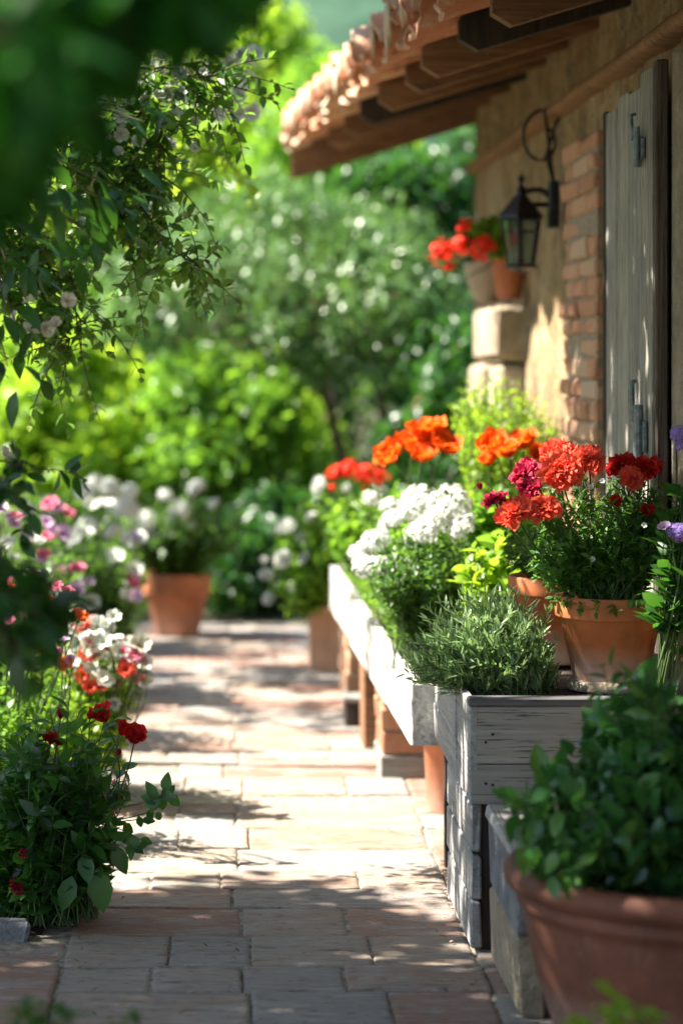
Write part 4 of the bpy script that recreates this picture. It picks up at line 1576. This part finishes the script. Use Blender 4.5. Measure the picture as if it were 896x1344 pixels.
# dark neighbour farther left
base = np.array([-.66, 5.75, .01])
tips = np.vstack([px_ball(-40, 1060, 5.75, 90, 110, .16, 110, .3)])
plant('leafy_plant', 'dark green leafy plant half cut by the left picture edge', 'plant', base, tips, dict(nl=13, L=.06, W=.03, kind='broad', start=.2, r=.0022, bow=.15), 'leaf_dark', [('red', at(10, 1100, 5.7), .02), ('cup_red', at(5, 1160, 5.6), .02)], .12)
# pale flower mass behind
base = np.array([-.46, 7.1, .01])
tips = np.vstack([px_ball(95, 920, 7.1, 90, 80, .3, 190, .3), px_ball(140, 870, 7.1, 50, 50, .2, 60, .3)])
fl = []
for q in range(78):
    kind = ('salmon', 'white_small', 'pink', 'white_small', 'white_small', 'cream_small')[q % 6]
    px, py = rng.uniform(85, 192), rng.uniform(812, 905)
    if px > 150:
        py = rng.uniform(840, 900)
    fl.append((kind, at(px, py, rng.uniform(6.85, 7.1)), rng.uniform(.016, .028)))
for x, y_ in ((140, 820), (190, 850), (193, 885), (120, 860), (150, 925)):
    fl.append(('white_ball', at(x, y_, 6.9), .022))
plant('mixed_flower_clump', 'sunlit clump of salmon, pink and white flowers beside the path', 'flowering plant', base, tips, dict(nl=14, L=.04, W=.024, kind='broad', start=.3, r=.002, bow=.12), 'leaf_lime', fl, .2, fdir=(.1, -.6, .8))
base = np.array([-.62, 6.5, .01])
tips = np.vstack([px_ball(20, 930, 6.5, 80, 80, .2, 150, .3)])
fl = [(('pink', 'lilac', 'orange_small', 'pink')[q % 4], at(rng.uniform(0, 110), rng.uniform(760, 900), 6.3), rng.uniform(.016, .028)) for q in range(16)]
plant('pink_flower', 'sunlit plant dotted with small pink and orange flowers by left edge', 'flowering plant', base, tips, dict(nl=14, L=.042, W=.024, kind='broad', start=.25, r=.002, bow=.12), 'leaf_bright', fl, .16, fdir=(.1, -.6, .8))
base = np.array([-.80, 8.2, .01])
tips = np.vstack([px_ball(30, 770, 8.2, 90, 80, .3, 190, .3)])
fl = [(('lilac', 'pink', 'lilac', 'white_small')[q % 4], at(rng.uniform(-10, 105), rng.uniform(655, 790), 8.0), rng.uniform(.022, .036)) for q in range(26)]
plant('lilac_flower', 'tall plant with lilac and magenta flowers against the left edge', 'flowering plant', base, tips, dict(nl=14, L=.05, W=.03, kind='broad', start=.25, r=.0025, bow=.12), 'leaf_mid', fl, .2, fdir=(.1, -.6, .8))
base = np.array([-.55, 9.2, .01])
tips = np.vstack([px_ball(120, 760, 9.2, 75, 70, .3, 190, .3)])
fl = [(('white_small', 'lilac', 'white_small', 'pink')[q % 4], at(rng.uniform(70, 185), rng.uniform(660, 800), 9.0), rng.uniform(.022, .036)) for q in range(26)]
plant('white_flower', 'green plant speckled with small white flowers before the far pot', 'flowering plant', base, tips, dict(nl=14, L=.055, W=.032, kind='broad', start=.25, r=.0025, bow=.12), 'leaf_mid', fl, .2, fdir=(.1, -.6, .8))
base = np.array([-.62, 10.6, .01])
tips = np.vstack([px_ball(95, 700, 10.6, 90, 65, .3, 170, .3)])
fl = [('white_head', at(rng.uniform(30, 175), rng.uniform(630, 700), 10.4), rng.uniform(.03, .05)) for q in range(12)]
plant('white_flower', 'bush with round white flower heads left of the far clay pot', 'flowering plant', base, tips, dict(nl=14, L=.06, W=.036, kind='broad', start=.25, r=.003, bow=.12), 'leaf_bright', fl, .2, fdir=(.1, -.6, .8))

# =================================================================== OVERHANGING SHRUBS (LEFT)


def hang(lm, sm, pts, r0, nl, L, W, kind='broad', tw=8, twl=.12):
    """a drooping bough through pts with leafy twigs"""
    pts = np.asarray(pts, float)
    # resample
    seg = np.linspace(0, len(pts) - 1, 24)
    P = np.stack([np.interp(seg, np.arange(len(pts)), pts[:, k]) for k in range(3)], -1)
    P[1:-1] = (P[:-2] + 2 * P[1:-1] + P[2:]) / 4
    P += rng.normal(0, .003, P.shape)
    sm.tube(P, np.linspace(r0, r0 * .3, len(P)), 6, cap=False)
    for q in range(tw):
        i = rng.integers(3, len(P))
        a = P[i]
        t = a + np.array([rng.normal(0, .5), rng.normal(0, .5), rng.normal(-.35, .5)]) * twl
        stems_with_leaves(lm, sm, [a], [t], nl, L, W, kind, .15, r0 * .35, .1, .9, 0)


root = thing('climbing_shrub', 'arching leafy bough with white blossom hanging in from the left', 'shrub', (-1.0, 5.3, -.03))
lm, sm = MB(), MB()
rootp = np.array([-1.0, 5.3, -.03])
crown = at(-120, 60, 5.6)
limb(sm, rootp, crown, .03, .018, 14, .03, .02)
B = 6.15
for path in ([crown, at(0, 110, B), at(110, 130, B), at(200, 300, B), at(262, 350, B)],
             [crown, at(20, 180, B), at(120, 240, B), at(180, 290, B)],
             [crown, at(-20, 250, B), at(60, 340, B), at(110, 420, B)],
             [crown, at(-40, 300, B), at(20, 400, B), at(90, 445, B)],
             [crown, at(-40, 260, B), at(20, 330, B), at(100, 370, B)],
             [crown, at(30, 60, B), at(160, 90, B), at(250, 90, B), at(285, 110, B)],
             [crown, at(30, 120, B), at(130, 180, B), at(215, 230, B)],
             [crown, at(30, 150, B), at(130, 130, B), at(240, 170, B)]):
    hang(lm, sm, path, .006, 13, .044, .024, 'broad', 56, .19)
lm.build('foliage', M['leaf_bough'], root, True)
lm = MB()
# a few larger leaves in focus, silhouette shade put into a darker leaf colour
for px, py, n in ((190, 160, 6), (150, 245, 9), (170, 275, 6), (60, 330, 8), (30, 260, 10), (20, 420, 8), (110, 300, 7), (50, 210, 8), (10, 480, 8), (75, 250, 6), (10, 350, 8)):
    c = at(px, py, 4.95)
    P = c + rng.normal(0, .036, (n, 3)) * [1, 1, .8]
    leaves(lm, P, unit(rng.normal(0, .6, (n, 3)) + [.5, -.1, -.6]), rng.normal(0, .4, (n, 3)) + [0, -.4, .8], rng.uniform(.05, .085, n), rng.uniform(.022, .036, n), 'broad', .35, .3)
    sm.tube(bez(crown, at(px * .3, py - 40, 5.0), c, 8), np.linspace(.004, .0015, 8), 5, cap=False)
lm.build('foliage', M['leaf_dark'], root, True)
sm.build('branches', M['twig'], root, True)
for q in range(48):
    t = rng.random()
    bloom(root, 'white_small', at(100 + 150 * t + rng.normal(0, 22), 190 - 80 * t + rng.normal(0, 35), 6.1), unit(rng.normal(0, .5, 3) + [.1, -.7, .3]), rng.uniform(.010, .02))
for x, y_, D, s, kd in ((163, 115, 6.3, .020, 'white_small'), (158, 135, 6.3, .022, 'white_small'), (195, 103, 6.3, .017, 'white_small'), (215, 120, 6.3, .020, 'white_small'), (120, 150, 6.3, .017, 'white_small'),
                        (46, 396, 5.0, .020, 'cream_small'), (20, 422, 5.0, .018, 'cream_small'), (60, 430, 5.0, .016, 'cream_small'), (75, 425, 5.0, .012, 'cream_small'), (40, 432, 5.0, .014, 'cream_small'), (220, 190, 6.3, .018, 'white_small'),
                        (145, 212, 6.3, .020, 'pink'), (52, 438, 5.0, .018, 'cream_small'), (100, 300, 6.3, .015, 'cream_small'), (270, 90, 6.3, .017, 'cream_small'), (88, 395, 5.0, .016, 'cream_small'), (5, 600, 4.9, .018, 'cream_small')):
    bloom(root, kd, at(x, y_, D), unit(rng.normal(0, .5, 3) + [.1, -.7, .3]), s)

# rose behind it, lit, out of focus
base = np.array([-1.15, 7.8, 0])
root = thing('rose_bush', 'tall sunlit rambling rose with white clusters behind the hanging bough', 'shrub', tuple(base))
lm, sm = MB(), MB()
crown = at(-120, 200, 7.8)
limb(sm, base, crown, .03, .02, 14, .03, .02)
for path in ([crown, at(40, 90, 7.8), at(170, 80, 7.8), at(300, 130, 7.8)], [crown, at(60, 170, 7.8), at(180, 190, 7.8), at(290, 200, 7.8)], [crown, at(40, 260, 7.6), at(120, 300, 7.6), at(200, 260, 7.6)]):
    hang(lm, sm, path, .008, 12, .045, .026, 'broad', 34, .2)
lm.build('foliage', M['leaf_lime'], root, True)
sm.build('branches', M['twig'], root, True)
for x, y_ in ((300, 108), (318, 80), (300, 125), (290, 135), (315, 75), (275, 95), (210, 100), (160, 110), (250, 140), (305, 145), (230, 75), (190, 260), (175, 300)):
    for q in range(3):
        bloom(root, 'white_small', at(x + rng.normal(0, 12), y_ + rng.normal(0, 12), 7.7), unit(rng.normal(0, .5, 3) + [.1, -.7, .3]), .026)

# dark shrub at the left, mid height and low, nearer than focus
base = np.array([-1.0, 4.2, -.03])
root = thing('dark_shrub', 'dark leafy shoots reaching in from the left edge at mid height', 'shrub', tuple(base))
lm, sm = MB(), MB()
crown = at(-150, 640, 4.2)
limb(sm, base, crown, .02, .014, 10, .03, .05)
for path in ([crown, at(-30, 600, 4.5), at(40, 610, 4.7), at(70, 620, 4.8)], [crown, at(-30, 650, 4.5), at(30, 660, 4.7), at(75, 680, 4.8)], [crown, at(-40, 620, 4.3), at(10, 630, 4.4)]):
    hang(lm, sm, path, .004, 9, .055, .028, 'broad', 8, .06)
for path in ([crown, at(-20, 720, 3.9), at(60, 770, 3.85), at(130, 800, 3.8)], [crown, at(-30, 780, 3.6), at(20, 860, 3.6)], [crown, at(-40, 740, 3.8), at(40, 800, 3.8), at(90, 850, 3.8)]):
    hang(lm, sm, path, .005, 8, .07, .04, 'broad', 9, .08)
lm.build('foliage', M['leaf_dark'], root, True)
sm.build('branches', M['twig'], root, True)

# near tree over the camera: the dark top left corner
base = np.array([-1.25, 2.3, -.03])
root = thing('shade_tree', 'dark tree close to the camera filling the top left corner with shadowed leaves', 'tree', tuple(base))
lm, sm = MB(), MB()
fork = np.array([-1.15, 2.3, 1.9])
limb(sm, base, fork, .06, .045, 12, .02, .0)
cl, cr = [], []
for px, py, D, r in ((20, 10, 2.2, 70), (90, 20, 2.3, 60), (150, 0, 2.3, 60), (210, -10, 2.3, 50), (270, -25, 2.4, 40), (60, 80, 2.3, 60), (120, 60, 2.5, 45), (10, 110, 2.2, 60), (50, 150, 2.5, 40), (-30, 190, 2.3, 50),
                     (10, 200, 2.7, 30), (180, 30, 2.5, 35), (30, 60, 2.0, 55), (-40, 70, 2.2, 70), (100, -30, 2.4, 70), (200, -60, 2.3, 60), (-30, 270, 2.7, 35), (240, 5, 2.4, 26), (0, 260, 2.8, 22), (95, 110, 2.6, 30), (290, -5, 2.5, 18)):
    cl.append(at(px, py, D))
    cr.append(r / FP * D)
    if rng.random() < .6:
        limb(sm, fork, cl[-1], .012, .003, 8, .05, .1)
for c, r in zip(cl, cr):
    clumps(lm, [c], [r * 1.05], 34 * (r / .04) ** 1.0, .066, .036, 'broad', .3, .0, 1.0)
# crown above and behind, out of the frame
for q in range(64):
    c = np.array([rng.uniform(-2.2, -.15), rng.uniform(1.2, 4.0), rng.uniform(2.1, 3.1)])
    if c[1] * 450 / FP + EYE + .25 > c[2]:
        c[2] = c[1] * 450 / FP + EYE + .35
    clumps(lm, [c], [.28], 90, .075, .045, 'broad', .3, .1, .7)
    if q % 4 == 0:
        limb(sm, fork, c, .015, .004, 8, .05, .1)
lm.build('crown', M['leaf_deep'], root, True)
sm.build('trunk', M['bark'], root, True)

# shade tree over the foreground (mostly above and left of the frame)
base = np.array([-2.9, 5.0, -.03])
root = thing('shade_tree', 'broad leafy tree left of the bed whose crown shades the near paving', 'tree', tuple(base))
lm, sm = MB(), MB()
fork = np.array([-2.8, 5.0, 2.0])
limb(sm, base, fork, .12, .09, 12, .02, 0)


def shade_ok(gx, gy):
    return True


for q in range(760):
    # where the shade of this leaf clump falls on the ground, lifted along the sun ray
    gx, gy = rng.uniform(-1.2, 2.8), rng.uniform(2.9, 7.9)
    lim = 6.05 + .10 * math.sin(gx * 7)
    if gx > 1.95:
        lim = 7.75
    if .9 < gx < 1.95 and gy > 4.3 and rng.random() < (.9 if gy > 5.0 else .6):
        continue
    h = rng.uniform(2.75, 3.9)
    rad = .17 + .11 * rng.random()
    if gy + rad * .8 > lim:
        continue
    c = np.array([gx - h / 1.2, gy + h * .1 / 1.2, h])
    if c[2] - rad * .9 < EYE + .12 + c[1] * 450 / FP and c[0] > -.1 * c[1] - .3:
        continue
    clumps(lm, [c], [rad], 72, .085, .052, 'broad', .2, .1, .7)
    if q % 12 == 0:
        limb(sm, fork, c, .03, .006, 8, .05, .12)
lm.build('crown', M['leaf_mid'], root, True)
sm.build('trunk', M['bark'], root, True)

# second tree farther along: loose dapple over the far paving
base = np.array([-3.4, 10.2, -.03])
root = thing('shade_tree', 'loose crowned tree beyond the bed that dapples the far paving', 'tree', tuple(base))
lm, sm = MB(), MB()
fork = np.array([-3.3, 10.2, 2.0])
limb(sm, base, fork, .11, .08, 12, .02, 0)
for q in range(112):
    gx, gy = rng.uniform(-.9, .9), rng.uniform(8.3, 13.2)
    if gy < 9.2 and rng.random() < .45:
        continue
    h = rng.uniform(3.1, 4.2)
    c = np.array([gx - h / 1.2, gy + h * .1 / 1.2, h])
    clumps(lm, [c], [rng.uniform(.12, .26)], 42, .085, .05, 'broad', .2, .1, .6)
    if q % 6 == 0:
        limb(sm, fork, c, .025, .005, 8, .05, .12)
lm.build('crown', M['leaf_mid'], root, True)
sm.build('trunk', M['bark'], root, True)

# =================================================================== BACKGROUND
def tree(name, label, cat, trunks, balls, per, L, W, kind, mat, droop=.1, clump_r=.14, group=None, bark='bark', r0=.05, shell=.35, sub=26):
    b0 = np.asarray(trunks[0][0], float)
    root = thing(name, label, cat, tuple(b0), group)
    lm, sm = MB(), MB()
    for pl in trunks:
        pl = np.asarray(pl, float)
        seg = np.linspace(0, len(pl) - 1, 16)
        P = np.stack([np.interp(seg, np.arange(len(pl)), pl[:, k]) for k in range(3)], -1)
        P[1:-1] = (P[:-2] + 2 * P[1:-1] + P[2:]) / 4
        P[1:] += rng.normal(0, .008, (15, 3))
        sm.tube(P, np.linspace(r0, r0 * .45, 16), 9)
    for (c, rad) in balls:
        c, rad = np.asarray(c, float), np.asarray(rad, float)
        cc = c + in_ball(sub, shell) * rad
        cc = cc[cc[:, 2] > .06]
        clumps(lm, cc, clump_r * rng.uniform(.7, 1.4, len(cc)), per, L, W, kind, droop, .1, .8)
        a = np.asarray(trunks[0][-1], float)
        for q in cc[::4]:
            limb(sm, a, q, r0 * .25, r0 * .08, 7, .05, .1)
    lm.build('crown', M[mat], root, True)
    sm.build('trunk', M[bark], root, True)
    return root


def pb_(px, py, D, rx, ry, rD):
    return (at(px, py, D), (rx / FP * D, rD, ry / FP * D))


# olive
g0 = lambda px, D: np.array([(px - VX) / FP * D, D, -.03])
tree('olive_tree', 'silvery olive tree with leaning tan trunks behind the path end', 'tree',
     [[g0(470, 14), at(455, 640, 14), at(430, 520, 14), at(405, 400, 14)], [g0(460, 14.1), at(380, 640, 14.1), at(320, 580, 14.1), at(270, 480, 14.2)], [g0(480, 14.1), at(500, 560, 14.1), at(520, 400, 14)]],
     [pb_(260, 360, 14, 120, 85, .6), pb_(380, 400, 13.8, 110, 110, .6), pb_(480, 400, 13.8, 110, 95, .6), pb_(570, 440, 13.8, 70, 110, .5), pb_(330, 300, 14.2, 120, 60, .5), pb_(500, 330, 13.9, 80, 50, .4), pb_(200, 420, 14.2, 70, 70, .5)],
     66, .07, .022, 'lance', 'leaf_olive', .1, .17, r0=.042, sub=34)
# dark evergreen under / right
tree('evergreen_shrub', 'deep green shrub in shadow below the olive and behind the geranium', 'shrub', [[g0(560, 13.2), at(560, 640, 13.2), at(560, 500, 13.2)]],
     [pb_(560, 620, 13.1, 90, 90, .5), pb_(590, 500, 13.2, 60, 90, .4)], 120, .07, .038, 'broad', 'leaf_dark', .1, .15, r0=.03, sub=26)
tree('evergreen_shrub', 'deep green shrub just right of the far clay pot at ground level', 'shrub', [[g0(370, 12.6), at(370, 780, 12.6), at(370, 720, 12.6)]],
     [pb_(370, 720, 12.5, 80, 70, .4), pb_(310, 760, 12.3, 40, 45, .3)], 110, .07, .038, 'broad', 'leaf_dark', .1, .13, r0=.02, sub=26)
tree('evergreen_shrub', 'dark conifer like shrub behind roof corner, top standing in for eave shade', 'shrub', [[g0(640, 15.5), at(640, 500, 15.5), at(620, 350, 15.5)]],
     [pb_(560, 300, 15.2, 110, 70, .6), pb_(640, 400, 15.5, 110, 130, .6), pb_(600, 240, 15.4, 90, 60, .6), pb_(520, 260, 15.0, 80, 45, .4)], 110, .08, .04, 'broad', 'leaf_dark', .1, .18, r0=.04, sub=30)  # upper clumps added as dark backing for the shade under the eave
# lime bushes
for (lab, px, D, bl, mt) in (
        ('lime green sunlit bush at the left behind the lilac flowers', 60, 15.0, [(60, 560, 15, 100, 75, .5), (20, 480, 15.2, 80, 60, .4)], 'leaf_lime'),
        ('yellow green sunlit bush directly behind the far clay pot', 210, 15.6, [(210, 560, 15.6, 85, 80, .5), (230, 480, 15.7, 80, 60, .4)], 'leaf_bright'),
        ('lime green bush seen between the olive trunks', 330, 16.5, [(330, 570, 16.5, 90, 90, .5), (400, 620, 16.6, 60, 60, .4)], 'leaf_lime'),
        ('brightest lime bush standing left of the far clay pot, close to the bed end', 110, 13.6, [(130, 600, 13.6, 80, 45, .4), (50, 550, 13.8, 60, 60, .35), (170, 540, 13.9, 30, 45, .3), (90, 480, 14, 30, 35, .3)], 'leaf_lime'),
        ('lime bush in front of the leaning olive trunk, right of far pot', 300, 13.3, [(300, 590, 13.3, 55, 38, .35), (260, 620, 13.3, 50, 40, .3), (335, 540, 13.4, 28, 40, .3), (250, 520, 13.5, 24, 34, .3)], 'leaf_bright'),
        ('mid green bush filling the left edge below the hanging bough', -20, 17.0, [(-10, 470, 17, 110, 100, .6), (90, 440, 17.2, 90, 70, .5)], 'leaf_bright')):
    tree('garden_bush', lab, 'bush', [[g0(px, D), at(px, 650, D), at(px, 560, D)]], [pb_(*b) for b in bl], 70, .08, .048, 'broad', mt, .1, .16, r0=.025, sub=30)
tree('leafy_tree', 'bright yellow green tree whose top rises left of the roof end', 'tree', [[g0(240, 20), at(240, 500, 20), at(250, 200, 20)]],
     [pb_(230, 190, 20, 130, 80, .8), pb_(330, 130, 20.3, 80, 90, .7), pb_(350, 70, 20.3, 40, 60, .4), pb_(130, 210, 20, 110, 90, .8), pb_(320, 240, 19.8, 110, 50, .6), pb_(250, 110, 20.4, 90, 60, .6)],
     84, .10, .06, 'broad', 'leaf_lime', .1, .24, r0=.08, sub=34)
tree('leafy_tree', 'fresh green tree just left of and behind the tile eave', 'tree', [[g0(430, 19), at(430, 500, 19), at(430, 250, 19)]],
     [pb_(420, 210, 19, 80, 70, .7), pb_(430, 130, 19.3, 50, 50, .5), pb_(500, 260, 19, 90, 70, .7), pb_(420, 290, 19, 120, 60, .6)],
     84, .10, .06, 'broad', 'leaf_bright', .1, .22, r0=.07, sub=34)
tree('leafy_tree', 'tall mid green tree behind the hanging bough at left', 'tree', [[g0(0, 21), at(0, 500, 21), at(0, 200, 21)]],
     [pb_(20, 260, 21, 140, 120, .9), pb_(120, 330, 21, 110, 100, .8), pb_(-40, 120, 21, 120, 120, .9)],
     84, .10, .06, 'broad', 'leaf_mid', .1, .26, r0=.08, sub=34)
tree('leafy_tree', 'dense green tree far back filling the gaps under the olive', 'tree', [[g0(420, 22), at(420, 600, 22), at(420, 450, 22)]],
     [pb_(300, 480, 22, 180, 120, .8), pb_(500, 480, 22, 160, 160, .8), pb_(120, 560, 22, 160, 100, .8)],
     120, .11, .065, 'broad', 'leaf_mid', .1, .3, r0=.08, sub=40)

# undergrowth at the path end
lm, sm = MB(), MB()
for q in range(1000):
    x, y_ = rng.uniform(-2.6, 2.4), rng.uniform(11.9, 16)
    hgt = rng.uniform(.1, .35) if y_ < 13 else rng.uniform(.2, .6)
    a = np.array([x, y_, -.03])
    stems_with_leaves(lm, sm, [a], [a + [rng.normal(0, .06), rng.normal(0, .06), hgt]], 10, .065, .035, 'broad', .2, .003)
o = lm.build('undergrowth', M['leaf_bright'], None, True)
tag(o, 'leafy green undergrowth beyond the end of the paved path', 'undergrowth', kind='stuff')
o2 = sm.build('undergrowth_stalks', M['stem'], o, True)
lm = MB()
n = 9000
P = np.stack([rng.uniform(-2.5, -.37, n), rng.uniform(5.55, 12.6, n), np.full(n, .015)], -1)
leaves(lm, P, unit(rng.normal(0, .5, (n, 3)) + [0, 0, .8]), rng.normal(0, 1, (n, 3)), rng.uniform(.02, .06, n), rng.uniform(.008, .022, n), 'lance', .3)
o = lm.build('ground_cover', M['grass'], None, True)
tag(o, 'small green ground cover filling the flower bed between the plants', 'ground cover', kind='stuff')
lm = MB()
n = 260
yy_ = 4.2 + 7.2 * rng.random(n) ** 1.3
side_ = rng.random(n) < .55
xx_ = np.where(side_, -.34 + np.abs(rng.normal(0, .07, n)), rng.uniform(-.33, .55, n))
xx_ = np.where(rng.random(n) < .25, .535 - np.abs(rng.normal(0, .03, n)), xx_)
P = np.stack([xx_, yy_, np.full(n, .006)], -1)
leaves(lm, P, unit(np.stack([rng.normal(0, 1, n), rng.normal(0, 1, n), rng.uniform(0, .25, n)], -1)), np.array([[0, 0, 1.0]] * n), rng.uniform(.006, .02, n), rng.uniform(.004, .009, n), 'lance', .25)
o = lm.build('leaf_litter', M['litter'], None, True)
tag(o, 'tiny dry leaf bits scattered over the paving', 'leaf litter', kind='stuff')
print('faces', sum(len(o.data.polygons) for o in sc.objects if o.type == 'MESH'))
